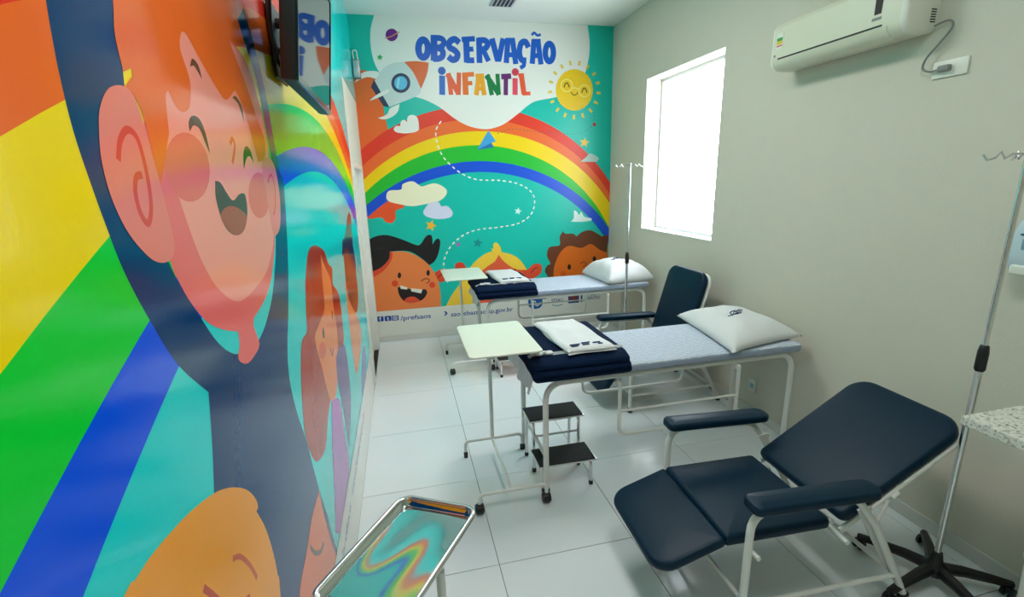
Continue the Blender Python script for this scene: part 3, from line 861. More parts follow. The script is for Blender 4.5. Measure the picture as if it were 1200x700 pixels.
def make_mattress(label, loc):
    t = thing('mattress', label, 'mattress', loc, 0, 'mattresses on the beds')
    bm = bmesh.new()
    pad(bm, -.07, 1.9, -.045, .635, 0, .062, .03, .022, 0)
    obj('sheet', bm, M['sheet'], t)
    # the loose sheet end hanging over the foot of the bed
    bm = bmesh.new()
    nx, ny = 10, 24
    g = {}
    for i in range(nx+1):
        for j in range(ny+1):
            f = i/nx
            v = j/ny
            wob = .016*math.sin(v*15+f*2)*f+.01*math.sin(v*31)*f
            g[i, j] = bm.verts.new((-.072-.02*f-wob-.012, -.03+.66*v, 0.055-(.11+.03*math.sin(v*4+.5))*f))
    for i in range(nx):
        for j in range(ny):
            bm.faces.new((g[i, j], g[i+1, j], g[i+1, j+1], g[i, j+1]))
    bmesh.ops.recalc_face_normals(bm, faces=bm.faces[:])
    bmesh.ops.solidify(bm, geom=bm.faces[:], thickness=.003)
    obj('sheet_end', bm, M['linen'], t)
    return t

def make_pillow(label, loc, rot, Lx, Ly, T, group, seed, tilt=0.0, corners=None):
    t = thing('pillow', label, 'pillow', loc, rot, group)
    def warp(x, y):
        if not corners:
            return x, y
        u, v = x/Lx+.5, y/Ly+.5
        a, b, c, d = corners
        return tuple((1-u)*(1-v)*a[j]+u*(1-v)*b[j]+u*v*c[j]+(1-u)*v*d[j] for j in (0, 1))
    N = 30
    bm = bmesh.new()
    def surf(u, v, s):
        # corners stay pointed, sides draw in a little
        x = Lx/2*u*(1-.05*(1-v*v))
        y = Ly/2*v*(1-.05*(1-u*u))
        th = T/2*(max(0, 1-abs(u)**2.6)*max(0, 1-abs(v)**2.6))**.55
        wr = noise.noise(Vector((u*2.2+seed, v*2.2, s)))*.022*(th/(T/2))+noise.noise(Vector((u*5+seed, v*5, s*3)))*.008*(th/(T/2))
        z = T/2+s*th+(wr if s > 0 else 0)
        if s < 0:
            z = max(z, .002+.0*u)
        return Vector((x, y, z*(1 if s > 0 else .8) - (0 if s > 0 else 0)))
    top, bot = {}, {}
    for i in range(N+1):
        for j in range(N+1):
            u, v = -1+2*i/N, -1+2*j/N
            p = surf(u, v, 1)
            q = surf(u, v, -1)
            drop = T/2*.75*(max(abs(u), abs(v))**4)
            p.z -= drop; q.z = max(q.z-drop, 0.0)
            p.z = max(p.z, .004)
            p.x, p.y = warp(p.x, p.y)
            q.x, q.y = p.x, p.y
            top[i, j] = bm.verts.new(p)
            if 0 < i < N and 0 < j < N:
                bot[i, j] = bm.verts.new((q.x, q.y, min(q.z, p.z-.003)))
            else:
                bot[i, j] = top[i, j]
    for i in range(N):
        for j in range(N):
            bm.faces.new((top[i, j], top[i+1, j], top[i+1, j+1], top[i, j+1]))
            f = [bot[i, j], bot[i, j+1], bot[i+1, j+1], bot[i+1, j]]
            if len(set(f)) == 4:
                try:
                    bm.faces.new(f)
                except ValueError:
                    pass
    o = obj('pillowcase', bm, M['linen'], t, angle=2.0)
    def on_top(x, y):
        best = o.data.vertices
        u, v = x/(Lx/2*.97), y/(Ly/2*.97)
        p = surf(u, v, 1)
        return p.z-T/2*.75*(max(abs(u), abs(v))**4)+.003
    lines = [ell(.0, .0, .05, .034, 0, 16)+[(.05, 0)], [(-.03, -.012), (-.008, .014), (.01, -.008), (.03, .016)], [(-.02, -.02), (.02, -.018)], [(-.1, -.035), (-.055, -.04)], [(.06, .045), (.1, .04)]]
    for ln in lines:
        obj('emblem_stroke', nt_([(*warp(x, y), on_top(x, y)) for x, y in ln], .0035, n=5), M['print'], o)
    t.rotation_euler = (0, tilt, rot)
    return t

def make_blanket(label, loc):
    t = thing('folded_blanket', label, 'blanket', loc, 0, 'navy blankets')
    W, Dp = .66, .74
    zs = [(0, .034), (.032, .068), (.066, .1)]
    for k, (z0, z1) in enumerate(zs):
        bm = np_(-.0+.01*math.sin(k*2), W-.006*k, -.045-.012*math.sin(k*2.1), Dp-.01*k, z0, z1, .03, .018, .003, seg=5)
        bmesh.ops.subdivide_edges(bm, edges=[e for e in bm.edges if abs(e.verts[0].co.y-e.verts[1].co.y) > .3], cuts=12)
        for v in bm.verts:
            n = noise.noise(Vector((v.co.x*5, v.co.y*5, k*3)))
            v.co.z += .006*n
            v.co.z -= .034*min(1, max(0, (.03-v.co.y)/.07))
            v.co.y += .008*noise.noise(Vector((v.co.x*7, k*5, 2)))
            v.co.x += .006*noise.noise(Vector((v.co.y*7, k*4, 9)))
        obj('fold', bm, M['blanket'], t)
    # white ribbon round the blanket, tied in a bow
    rb = bmesh.new()
    n = 26
    def rp(f):
        x = -.012+(W+.02)*f
        z = .104+.003*math.sin(f*20)-.02*max(0, abs(f-.5)*2-.93)/.07*1.2
        return x, z
    for f0, f1, y0, wd in ((0.02, 1.0, .085, .05),):
        A = []
        for k in range(n+1):
            f = f0+(f1-f0)*k/n
            x, z = rp(f)
            dy = .012*math.sin(f*9)
            A.append([rb.verts.new((x, y0+dy-wd/2, z)), rb.verts.new((x, y0+dy+wd/2, z+.001))])
        for P, Q in zip(A, A[1:]):
            rb.faces.new((P[0], Q[0], Q[1], P[1]))
    bmesh.ops.solidify(rb, geom=rb.faces[:], thickness=.002)
    rib = obj('ribbon', rb, M['linen'], t)
    bm = bmesh.new()
    for s in (-1, 1):
        pad(bm, .105+s*.033-.026, .105+s*.033+.026, .06, .11, .106, .122, .018, .007, .003)
    pad(bm, .092, .118, .072, .1, .106, .128, .008, .007, .002)
    obj('bow', bm, M['linen'], rib)
    return t

def make_towel(label, loc, rot):
    t = thing('folded_gown', label, 'linen', loc, rot, 'folded white gowns')
    Lx, Ly = .33, .66
    for k in range(2):
        bm = bmesh.new()
        nx, ny = 16, 24
        top, bot = {}, {}
        for i in range(nx+1):
            for j in range(ny+1):
                u, v = i/nx, j/ny
                e = min(u, 1-u, v, 1-v)
                h = .016*min(1, (e/.05))**.5
                n = noise.noise(Vector((u*3, v*4, k*7)))*.006*min(1, e*8)
                x = -Lx/2+Lx*u+.006*math.sin(v*9+k*2)-.004*k
                y = -Ly/2+Ly*v+.008*math.sin(u*5+k)+.006*k
                z0 = .0145*k
                top[i, j] = bm.verts.new((x, y, z0+.004+h+n))
                bot[i, j] = bm.verts.new((x, y, z0+.001))
        for i in range(nx):
            for j in range(ny):
                bm.faces.new((top[i, j], top[i+1, j], top[i+1, j+1], top[i, j+1]))
                bm.faces.new((bot[i, j], bot[i, j+1], bot[i+1, j+1], bot[i+1, j]))
        rim = [(i, 0) for i in range(nx)]+[(nx, j) for j in range(ny)]+[(i, ny) for i in range(nx, 0, -1)]+[(0, j) for j in range(ny, 0, -1)]
        for a, b in zip(rim, rim[1:]+rim[:1]):
            bm.faces.new((bot[a], bot[b], top[b], top[a]))
        bmesh.ops.recalc_face_normals(bm, faces=bm.faces[:])
        obj('fold', bm, M['linen'], t, angle=1.2)
    for cx, cy, wd, hh in ((-.10, .05, .05, .012), (-.09, .075, .07, .01), (-.02, .055, .045, .02), (.06, .07, .05, .012), (.075, .045, .03, .01), (-.01, .09, .06, .008)):
        obj('print_patch', nb(cx-wd/2, cx+wd/2, -Ly/2+cy, -Ly/2+cy+hh, .036, .0408), M['print'], t, smooth=False)
    return t

BED1 = (.812, 2.68)
BED2 = (.832, 4.89)
b1 = make_bed('white tube hospital bed in front, between the two blue recliners', (*BED1, 0))
b2 = copy_tree(b1)
b2.location = (*BED2, 0)
b2['label'] = 'white tube hospital bed standing along the painted back wall'
m1 = make_mattress('mattress with bluish striped sheet on the front bed', (*BED1, .823))
m2 = copy_tree(m1)
m2.location = (*BED2, .823)
m2['label'] = 'mattress with bluish striped sheet on the bed by the painted back wall'
make_pillow('flat white pillow with small dark emblem on the front bed', (2.45, 3.04, .887), 0, .66, .86, .13, 'white pillows', 3.1, corners=[(-.36, -.46), (.345, -.31), (.36, .44), (-.22, .45)])
make_pillow('puffy white pillow on the bed by the painted back wall', (BED2[0]+1.65, BED2[1]+.3, .887), .08, .6, .72, .23, 'white pillows', 8.7)
bl1 = make_blanket('folded navy blanket with ribbon at the foot of the front bed', (BED1[0]-.105, BED1[1]-.06, .885))
bl2 = copy_tree(bl1)
bl2.location = (BED2[0]-.12, BED2[1]-.11, .885)
bl2['label'] = 'folded navy blanket with ribbon on the bed by the painted back wall'
g1 = make_towel('folded white gown on the navy blanket of the front bed', (BED1[0]+.285, BED1[1]+.29, .993), .06)
g2 = copy_tree(g1)
g2.location = (BED2[0]+.29, BED2[1]+.28, .993)
g2['label'] = 'folded white gown on the navy blanket by the painted back wall'

# ------------------------------------------------------------------ overbed tables
def caster(bm, x, y, z=0.0, r=.034):
    lathe(bm, [(.012, -.03), (r*.85, -.026), (r, -.014), (r, .014), (r*.85, .026), (.012, .03)], 0, 0, 14, 'x', (x, y, r))
    box(bm, x-.016, x+.016, y-.018, y+.018, .04, .072, bevel=.006, seg=2)

def make_table(label, loc):
    t = thing('overbed_table', label, 'table', loc, 0, 'overbed tables')
    ZT = 1.05
    top = obj('table_top', np_(-.03, .425, .0, .66, ZT, ZT+.014, .035, .006, 0, seg=3), M['top'], t, smooth=True)
    for nm, y in (('front_foot', .01), ('rear_foot', .665)):
        fo = obj(nm, nt_([(-.01, y, .05), (-.01, y, .135), (.435, y, .135), (.435, y, .05)], .0125, fil=.07, n=10), M['white'], t)
        for x in (-.01, .435):
            bm = bmesh.new()
            if y < .1:
                caster(bm, x, y)
            else:
                lathe(bm, [(.014, 0), (.016, .004), (.016, .045), (.0128, .05)], x, y, 12)
            obj('caster' if y < .1 else 'rubber_foot', bm, M['black'], fo)
    obj('base_bar', nt_([(.2, .01, .135), (.2, .665, .135)], .011), M['white'], t)
    obj('column', nt_([(.2, .655, .135), (.2, .655, ZT-.02)], .015, n=12), M['white'], t)
    bm = bmesh.new()
    tube(bm, [(.1, .62, ZT-.012), (.1, .1, ZT-.012)], .009)
    tube(bm, [(.3, .62, ZT-.012), (.3, .1, ZT-.012)], .009)
    tube(bm, [(.1, .62, ZT-.012), (.3, .62, ZT-.012)], .009)
    box(bm, .175, .225, .625, .68, ZT-.05, ZT-.005, bevel=.004)
    obj('top_support', bm, M['white'], t)
    return t
t1 = make_table('cream topped overbed table on casters over the foot of the front bed', (.352, 2.588, 0))
t2 = copy_tree(t1)
t2.location = (.432, 4.885, 0)
t2['label'] = 'cream topped overbed table over the bed by the painted back wall'

# ------------------------------------------------------------------ step stools
def make_stool(label, loc):
    t = thing('step_stool', label, 'stool', loc, 0, 'two-step stools')
    W = .41
    for (y0, y1, z) in ((0, .225, .2), (.24, .46, .41)):
        tr = obj('step', nb(0, W, y0, y1, z-.016, z-.002, bevel=.004), M['chrome'], t)
        obj('tread_mat', nb(.006, W-.006, y0+.006, y1-.006, z-.002, z+.003, bevel=.0015, seg=1), M['rubber'], tr, smooth=False)
    def leg(pts):
        lg = obj('leg', nt_(pts, .0115, fil=.04, n=10), M['chrome'], t)
        p = pts[-1]
        bm = bmesh.new()
        lathe(bm, [(.0125, 0), (.0155, .003), (.0155, .026), (.0125, .03)], p[0], p[1], 12)
        obj('rubber_foot', bm, M['black'], lg)
    for x in (.035, W-.035):
        leg([(x, .1, .176), (x, .02, .176), (x, .012, .02)])
        leg([(x, .34, .386), (x, .262, .386), (x, .255, .02)])
        leg([(x, .36, .386), (x, .45, .386), (x, .47, .02)])
        obj('side_bar', nt_([(x, .10, .176), (x, .256, .176)], .009), M['chrome'], t)
    for y, z in ((.258, .28), (.46, .28), (.258, .17)):
        obj('cross_bar', nt_([(.035, y, z), (W-.035, y, z)], .008), M['chrome'], t)
    return t
s1 = make_stool('chrome two-step stool with black treads beside the front bed', (.765, 2.685, 0))
s2 = copy_tree(s1)
s2.location = (.89, 4.66, 0)
s2['label'] = 'chrome two-step stool with black treads below the bed by the painted back wall'

# ------------------------------------------------------------------ recliners
def make_recliner(label, loc, rot, back_angle, foot_angle, back_len=.76):
    # local: x = 0 at the front feet, +x to the back; y across, 0 at the middle
    t = thing('recliner', label, 'chair', loc, rot, 'navy recliners')
    HW, r = .358, .0175
    arm_z = .655
    for s in (-1, 1):
        y = s*HW
        fr = obj('side_frame', nt_([(0, y, .03), (0, y, arm_z), (.53, y, arm_z-.02), (.66, y, .47), (.90, y, .03)], r, fil=.1, n=12), M['white'], t)
        for x in (0, .9):
            bm = bmesh.new()
            lathe(bm, [(.02, 0), (.023, .004), (.023, .04), (.0185, .045)], x, y, 12)
            obj('foot_cap', bm, M['black'], fr)
        # notched reclining rack on the rear leg
        bm = bmesh.new()
        prof = [(.56, .575), (.6, .585), (.66, .5), (.70, .44)]
        teeth = []
        for k in range(6):
            f = k/6
            px, pz = .615+.2*f, .56-.36*f
            teeth += [(px, pz), (px+.03, pz-.005), (px+.022, pz-.035)]
        prism(bm, teeth+[(.83, .18), (.80, .17), (.57, .55)], y-s*.024-.004, y-s*.024+.004)
        obj('recline_rack', bm, M['white'], fr, smooth=False)
        obj('lower_rail', nt_([(.0, y, .16), (.83, y, .16)], .012), M['white'], t)
        # arm pad
        bm = bmesh.new()
        pad(bm, -.02, .625, -.062, .062, 0, .046, [.035, .05, .05, .035], .016, .006)
        for v in bm.verts:
            f = (v.co.x+.02)/.645
            v.co.y *= .72+.5*math.sin(PI*min(1, max(0, f*.8+.12)))
            v.co.z += -.03*f*f-.012*(1-f)**3
            v.co += Vector((0, y, arm_z+.02))
        obj('armrest', bm, M['navy'], t)
    for x, z in ((.02, .16), (.83, .16), (.06, .40), (.52, .40)):
        obj('cross_bar', nt_([(x, -HW, z), (x, HW, z)], .012), M['white'], t)
    WY = .285
    ZS_ = .475
    # seat
    st = obj('seat', np_(-.055, .50, -WY, WY, ZS_-.062, ZS_, [.02, .03, .03, .02], .026, .008), M['navy'], t)
    bm = bmesh.new()
    for s in (-1, 1):
        tube(bm, [(-.04, s*.22, .40), (.57, s*.22, .40)], .0125)
    obj('seat_frame', bm, M['white'], t)
    # footrest, hinged at the front of the seat
    L = .36
    bm = bmesh.new()
    pad(bm, -L, -.006, -WY, WY, -.055, 0, [.1, .02, .02, .1], .024, .006)
    Mx = Matrix.Translation((-.055, 0, ZS_-.002)) @ Matrix.Rotation(foot_angle, 4, 'Y')
    bm.transform(Mx)
    ft = obj('footrest', bm, M['navy'], t)
    bm = bmesh.new()
    for s in (-1, 1):
        tube(bm, [(-L+.06, s*.18, -.068), (.02, s*.18, -.068)], .011)
    tube(bm, [(-L+.06, -.18, -.068), (-L+.06, .18, -.068)], .011)
    bm.transform(Mx)
    obj('footrest_frame', bm, M['white'], ft)
    # back, hinged at the rear of the seat
    bm = bmesh.new()
    pad(bm, 0, back_len, -WY-.01, WY+.01, 0, .062, [.04, .11, .11, .04], .026, .008)
    Mb = Matrix.Translation((.565, 0, ZS_-.045)) @ Matrix.Rotation(-back_angle, 4, 'Y')
    bm.transform(Mb)
    bk = obj('backrest', bm, M['navy'], t)
    bm = bmesh.new()
    tube(bm, [(-.03, -WY+.0, -.014), (back_len-.02, -WY+.0, -.014), (back_len-.02, WY-.0, -.014), (-.03, WY-.0, -.014)], .014, fil=.1)
    bm.transform(Mb)
    obj('back_frame', bm, M['white'], bk)
    for s in (-1, 1):
        bm = bmesh.new()
        tube(bm, [(.30, s*.30, -.02), (.26, s*.30, -.02)], .012)
        bm.transform(Mb)
        p = Mb @ Vector((.24, s*.30, -.02))
        tube(bm, [p, (.70, s*.315, .40)], .009)
        obj('back_strut', bm, M['white'], bk)
    return t
make_recliner('navy recliner laid back with footrest raised, nearest the granite counter', (1.385, 1.835, 0), math.radians(-2.5), math.radians(33), math.radians(-19))
make_recliner('navy recliner with upright back and lowered footrest, under the window', (1.875, 3.93, 0), 0, math.radians(74), math.radians(-56), .8)

# ------------------------------------------------------------------ drip stands
def make_drip(label, loc, rot, height):
    t = thing('drip_stand', label, 'drip stand', loc, rot, 'chrome drip stands')
    bs = bmesh.new()
    lathe(bs, [(.05, .07), (.055, .085), (.05, .12), (.03, .14), (.022, .19)], 0, 0, 16)
    base = obj('base_hub', bs, M['black'], t)
    for k in range(5):
        a = 2*PI*k/5
        c, s = math.cos(a), math.sin(a)
        bm = bmesh.new()
        pts = [(c*d, s*d, z) for d, z in ((.03, .10), (.12, .10), (.22, .088), (.325, .07))]
        tube(bm, pts, [.03, .027, .023, .018], n=8)
        arm = obj('base_leg', bm, M['black'], t)
        bm = bmesh.new()
        x, y = c*.315, s*.315
        for q in (-1, 1):
            lathe(bm, [(.01, -.009), (.026, -.007), (.027, .007), (.01, .009)], 0, 0, 14, 'y', (x, y+q*.016, .027))
        box(bm, x-.014, x+.014, y-.008, y+.008, .025, .066, bevel=.004)
        obj('caster', bm, M['black'], arm)
    obj('lower_pole', nt_([(0, 0, .12), (0, 0, 1.24)], .0135, n=12), M['chrome'], t)
    bm = bmesh.new()
    lathe(bm, [(.016, 1.17), (.021, 1.18), (.021, 1.26), (.017, 1.29), (.012, 1.295)], 0, 0, 14)
    obj('height_grip', bm, M['black'], t)
    obj('upper_pole', nt_([(0, 0, 1.24), (0, 0, height)], .0108, n=12), M['chrome'], t)
    for k in range(4):
        a = PI/4+PI/2*k
        c, s = math.cos(a), math.sin(a)
        h = height-.02
        obj('hook', nt_([(c*d, s*d, h+z) for d, z in ((0, 0), (.05, .002), (.07, -.016), (.085, .012), (.1, -.012), (.125, -.02), (.142, .004))], .005, n=6), M['chrome'], t)
    return t
make_drip('chrome drip stand with black five-star base beside the granite counter', (2.50, 1.475, 0), math.radians(187), 2.135)
make_drip('chrome drip stand between the back bed and the upright recliner', (2.30, 4.57, 0), math.radians(20), 2.2)

# ------------------------------------------------------------------ air conditioner
ac = thing('air_conditioner', 'ivory split air conditioner mounted high on the right wall', 'air conditioner', (XR, 2.21, 2.765))
AL, AD, AH = .965, .215, .30
prof = []
for k in range(9):      # lower front curve
    a = PI*1.5-.5*PI*k/8
    prof.append((-AD+.07+.07*math.cos(a), .07+.07*math.sin(a)))
prof += [(-AD, .12), (-AD+.004, AH-.03), (-AD+.03, AH), (-.001, AH), (-.001, .012), (-.06, 0)]
def rounded_body(y0, y1, sc=1.0):
    bm = bmesh.new()
    prism(bm, prof, y0, y1)
    return bm
obj('body', rounded_body(.03, AL-.03), M['ivory'], ac, smooth=True, angle=.5)
for y0, y1 in ((0, .03), (AL-.03, AL)):
    bm = bmesh.new()
    near = y0 == 0
    for i in range(5):
        pass
    rings = []
    steps = [(0, 1.0), (.35, .985), (.7, .94), (1.0, .84)]
    for f, s in steps:
        y = (.03*(1-f)) if near else AL-.03+.03*f
        cx, cz = -.10, AH/2
        rings.append([bm.verts.new((cx+(p[0]-cx)*(s if p[0] < -.05 else 1), y, cz+(p[1]-cz)*s)) for p in prof])
    for A, B in zip(rings, rings[1:]):
        for k in range(len(prof)):
            bm.faces.new((A[k], A[(k+1) % len(prof)], B[(k+1) % len(prof)], B[k]))
    bm.faces.new(rings[-1])
    bmesh.ops.recalc_face_normals(bm, faces=bm.faces[:])
    obj('end_cap', bm, M['white_plastic'], ac, angle=.9)
obj('air_slot', nb(-AD-.001, -AD+.02, .13, AL-.08, .066, .076), M['dark'], ac, smooth=False)
bm = bmesh.new()
prism(bm, [(-AD-.003, .062), (-AD+.004, .035), (-AD+.03, .009), (-AD+.075, -.004), (-AD+.075, .004), (-AD+.034, .017), (-AD+.01, .04), (-AD+.005, .063)], .10, AL-.06)
obj('louvre_flap', bm, M['ivory'], ac)
obj('display_strip', nb(-AD-.002, -AD+.006, .145, .185, .135, .29), M['dark'], ac, smooth=False)
obj('maker_badge', nb(-AD-.0015, -AD+.006, .14, .195, .105, .12), M['grey'], ac, smooth=False)
lb = obj('energy_label', nb(-AD-.0012, -AD+.004, AL-.115, AL-.055, .125, .235), M['white_plastic'], ac, smooth=False)
obj('label_stripe', nb(-AD-.002, -AD+.004, AL-.11, AL-.06, .185, .205), pm((60, 150, 70)), lb, smooth=False)
obj('label_stripe', nb(-AD-.002, -AD+.004, AL-.11, AL-.06, .165, .185), pm((226, 190, 50)), lb, smooth=False)
obj('label_stripe', nb(-AD-.002, -AD+.004, AL-.11, AL-.06, .15, .158), pm((210, 90, 50)), lb, smooth=False)
obj('round_badge', lathe(bmesh.new(), [(.009, -AD-.0015), (.009, -AD+.01)], 0, 0, 12, 'x', (0, AL-.05, .095)), M['grey'], ac)
sg = obj('side_sticker', nb(-.115, -.065, -.0012, .003, .16, .25), M['grey'], ac, smooth=False)
for k in range(6):
    obj('side_vent', nb(-.055, -.02, -.001, .004, .055+.012*k, .061+.012*k), M['dark'], ac, smooth=False)

sk = thing('power_socket', 'white wall socket with plug beside the air conditioner', 'socket', (XR, 2.1, 2.575))
obj('socket_plate', nb(-.011, -.0005, -.085, .085, -.042, .042, bevel=.003), M['white_plastic'], sk)
obj('socket_insert', nb(-.013, -.009, -.025, .03, -.028, .028, bevel=.002), M['white_plastic'], sk)
sk2 = thing('power_socket', 'small white wall socket low on the right wall behind the front bed', 'socket', (XR, 3.25, .275))
obj('socket_plate', nb(-.010, -.0005, -.04, .04, -.06, .06, bevel=.003), M['white_plastic'], sk2)
obj('socket_insert', nb(-.0125, -.009, -.022, .022, -.022, .022, bevel=.002), pm((150, 190, 210)), sk2)
pts3 = [(-.03, .0, .0), (-.03, -.07, .008), (-.035, -.095, -.03), (-.035, -.045, -.095), (-.035, .01, -.155), (-.035, .02, -.205), (-.03, -.02, -.228), (-.03, -.06, -.224)]
PP = []
for i in range(len(pts3)-1):
    p0, p1, p2, p3 = pts3[max(i-1, 0)], pts3[i], pts3[i+1], pts3[min(i+2, len(pts3)-1)]
    for k in range(6):
        q = k/6
        PP.append(tuple(.5*(2*p1[j]+(p2[j]-p0[j])*q+(2*p0[j]-5*p1[j]+4*p2[j]-p3[j])*q*q+(3*p1[j]-p0[j]-3*p2[j]+p3[j])*q**3) for j in range(3)))
PP.append(pts3[-1])
PP = [(a, b-.01, c+.035) for a, b, c in PP]
cbl = obj('power_cable', nt_(PP, .0052, n=8), M['grey'], ac)
obj('plug', np_(-.04, -.0135, -.125, -.065, -.205, -.173, .008, .008), M['grey'], cbl)

# ------------------------------------------------------------------ television
tv = thing('television', 'small black television on a wall bracket, tilted down on the left wall', 'television', (-.243, 1.505, 2.347), math.radians(.5))
TW, TH = .715, .43
tilt = Matrix.Rotation(math.radians(6.5), 4, 'Y')
def tvb(*a, **k):
    bm = nb(*a, **k)
    bm.transform(tilt)
    return bm
obj('housing', tvb(-.048, -.004, 0, TW, 0, TH, bevel=.008), M['black'], tv)
bm = bmesh.new()
box(bm, -.006, .0, 0, TW, 0, .018); box(bm, -.006, .0, 0, TW, TH-.014, TH)
box(bm, -.006, .0, 0, .014, .018, TH-.014); box(bm, -.006, .0, TW-.014, TW, .018, TH-.014)
bm.transform(tilt)
obj('bezel', bm, mat('gloss_black', (12, 12, 14), .12), tv, smooth=False)
scr = mat('glossy_screen', (20, 22, 24), .03, var=0, spec=1.0)
scr.node_tree.nodes['Principled BSDF'].inputs['IOR'].default_value = 2.2
obj('screen', tvb(-.007, -.0025, .014, TW-.014, .018, TH-.014), scr, tv, smooth=False)
bm = bmesh.new()
box(bm, -.152, -.14, .48, .66, .1, .36, bevel=.004)
tube(bm, [(-.145, .57, .3), (-.03, .57, .29)], .018)
tube(bm, [(-.145, .57, .2), (-.03, .57, .25)], .014)
obj('wall_bracket', bm, M['black'], tv)
obj('cable', nt_([(-.05, .42, .08), (-.11, .36, .1), (-.13, .4, .24), (-.1, .34, .4), (-.13, .38, .7)], .006, fil=.05), M['black'], tv)

# ------------------------------------------------------------------ small fixtures
cb = thing('junction_box', 'grey box with a white cable loop high in the left back corner', 'box', (XL+.03, D, 3.26))
obj('box_body', nb(-.025, .06, -.07, -.003, 0, .2, bevel=.006), M['grey'], cb)
obj('box_lid', nb(-.018, .053, -.076, -.069, .01, .19, bevel=.003), M['alu'], cb)
obj('cable_loop', nt_([(-.005, -.03, .19), (-.015, -.03, .30), (.03, -.03, .31), (.04, -.03, .2)], .007, fil=.04), M['white'], cb)
cf = thing('ceiling_spot', 'small grey ceiling fitting with dark slots near the back wall', 'ceiling fitting', (1.27, 5.64, HC))
obj('fitting_plate', nb(-.13, .13, -.13, .13, -.014, -.0005, bevel=.004), M['alu'], cf)
for k in range(5):
    obj('slot', nb(-.1+.045*k, -.075+.045*k, -.1, .1, -.017, -.012), M['dark'], cf, smooth=False)

ct = thing('granite_counter', 'speckled granite counter top jutting from the right wall', 'counter', (2.135, 0, 1.06))
obj('counter_top', nb(0, XR-2.135-.001, -.35, 1.283, .0, .04, bevel=.004), M['granite'], ct, smooth=False)
obj('backsplash', nb(XR-2.135-.02, XR-2.135-.001, -.35, 1.283, .041, .12, bevel=.003), M['granite'], ct, smooth=False)
for y in (-.1, .8):
    bm = bmesh.new()
    prism(bm, [(XR-2.135-.001, -.3), (XR-2.135-.03, -.3), (.12, -.03), (.12, -.0005), (XR-2.135-.001, -.0005)], y, y+.03)
    obj('bracket', bm, M['white'], ct, smooth=False)

wb = thing('waste_bin', 'white plastic waste bin below the granite counter', 'bin', (2.47, 1.0, 0))
bm = bmesh.new()
lathe(bm, [(.115, 0), (.12, .01), (.14, .5), (.147, .505), (.147, .525), (.138, .527)], 0, 0, 28)
obj('bin_body', bm, M['white_plastic'], wb)
bm = bmesh.new()
lathe(bm, [(.145, .529), (.149, .534), (.146, .552), (.1, .575), (.02, .585)], 0, 0, 28)
obj('bin_lid', bm, M['white_plastic'], wb)

dp = thing('soap_dispenser', 'white wall soap dispenser behind the drip stand at the right', 'dispenser', (XR, 1.555, 1.575))
M['disp'] = mat('pale_blue_plastic', (196, 214, 222), .25)
bm = bmesh.new()
pf = [(-.002, 0), (-.07, .0), (-.105, .03), (-.115, .09), (-.11, .19), (-.085, .245), (-.04, .265), (-.002, .265)]
prism(bm, pf, -.065, .065)
bmesh.ops.bevel(bm, geom=[e for e in bm.edges if abs(e.verts[0].co.y-e.verts[1].co.y) < 1e-5], offset=.012, segments=3, affect='EDGES', profile=.5)
obj('cover', bm, M['disp'], dp)
obj('push_lever', np_(-.122, -.07, -.045, .045, .004, .05, .012, .01), M['white_plastic'], dp)
obj('level_window', nb(-.1155, -.10, -.02, .02, .12, .17, bevel=.003), pm((120, 160, 180)), dp)
obj('print_line', nb(-.1165, -.105, -.04, .03, .186, .192), M['print'], dp, smooth=False)

# ------------------------------------------------------------------ instrument tray on its stand
ang = math.atan2(-.159, .237)
TL, TWd = .44, .285
tr = thing('instrument_tray', 'shiny stainless steel tray reflecting the mural, beside the left wall', 'tray', (-.068, 1.433, 1.03), ang)
TILT = Matrix.Rotation(math.radians(-4.0), 4, 'Y')
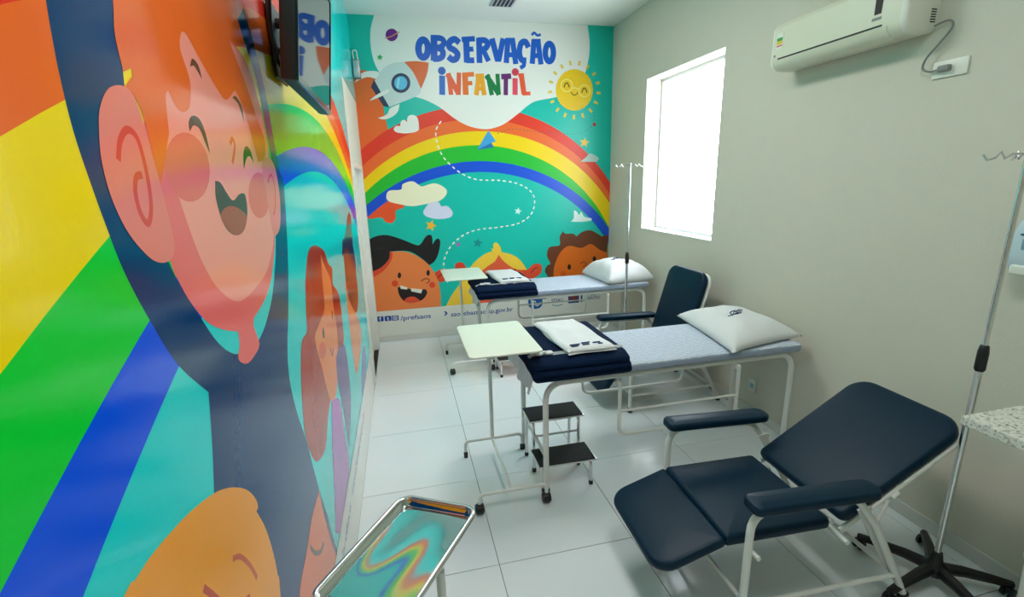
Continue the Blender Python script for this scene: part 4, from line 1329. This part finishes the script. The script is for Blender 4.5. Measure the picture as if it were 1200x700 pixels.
# local: x along the far short edge, y towards the far edge
def tray_rings(bm, spec):
    rings = [[bm.verts.new((x, y, z)) for x, y in rrect(i, TWd-i, -TL+i, -i, max(.045-i, .012), 7)] for i, z in spec]
    for A, B in zip(rings, rings[1:]):
        for k in range(len(A)):
            bm.faces.new((A[k], A[(k+1) % len(A)], B[(k+1) % len(A)], B[k]))
    return rings
bm = bmesh.new()
rg = tray_rings(bm, [(.024, .004), (.02, .006), (.0135, .02)])
nx, ny = 22, 34
g = {}
def dish(u, v):
    # pressed sheet metal is never quite flat
    return .004-.005*math.sin(PI*u)*math.sin(PI*v)+.0016*math.sin(2.2*PI*u+1.5*PI*v)*math.sin(PI*u)*math.sin(PI*v)
for i in range(nx+1):
    for j in range(ny+1):
        u, v = i/nx, j/ny
        g[i, j] = bm.verts.new((.0245+(TWd-.049)*u, -.0245-(TL-.049)*v, dish(u, v)))
for i in range(nx):
    for j in range(ny):
        bm.faces.new((g[i, j], g[i, j+1], g[i+1, j+1], g[i+1, j]))
bm.normal_update()
for f in bm.faces:
    if f.normal.z < 0:
        f.normal_flip()
bm.transform(TILT)
obj('tray_pan', bm, M['steel'], tr, angle=1.0)
bm = bmesh.new()
path = [(x, y, .021) for x, y in rrect(.006, TWd-.006, -TL+.006, -.006, .04, 7)]
tube(bm, path, .0085, closed=True, n=10)
bm.transform(TILT)
obj('tray_rim', bm, M['chrome'], tr)
ts = thing('tray_stand', 'white tube stand carrying the steel instrument tray', 'stand', (-.068, 1.433, 0), ang)
bm = bmesh.new()
tube(bm, [(x, y, 1.012+x*.07) for x, y in rrect(.03, TWd-.03, -TL+.03, -.03, .03, 5)], .008, closed=True, n=8)
obj('carrier_frame', bm, M['white'], ts)
obj('column', nt_([(TWd-.035, -.2, 1.01), (TWd-.035, -.2, .09)], .0125, n=12), M['white'], ts)
bm = bmesh.new()
tube(bm, [(TWd-.035, -.02, .06), (TWd-.035, -.42, .06)], .013)
tube(bm, [(TWd-.035, -.22, .06), (.0, -.22, .06)], .013)
obj('base', bm, M['white'], ts)
for x, y in ((TWd-.035, -.02), (TWd-.035, -.42), (.0, -.22)):
    bm = bmesh.new()
    lathe(bm, [(.01, -.012), (.026, -.01), (.026, .01), (.01, .012)], 0, 0, 14, 'x', (x, y, .027))
    obj('caster', bm, M['black'], ts)
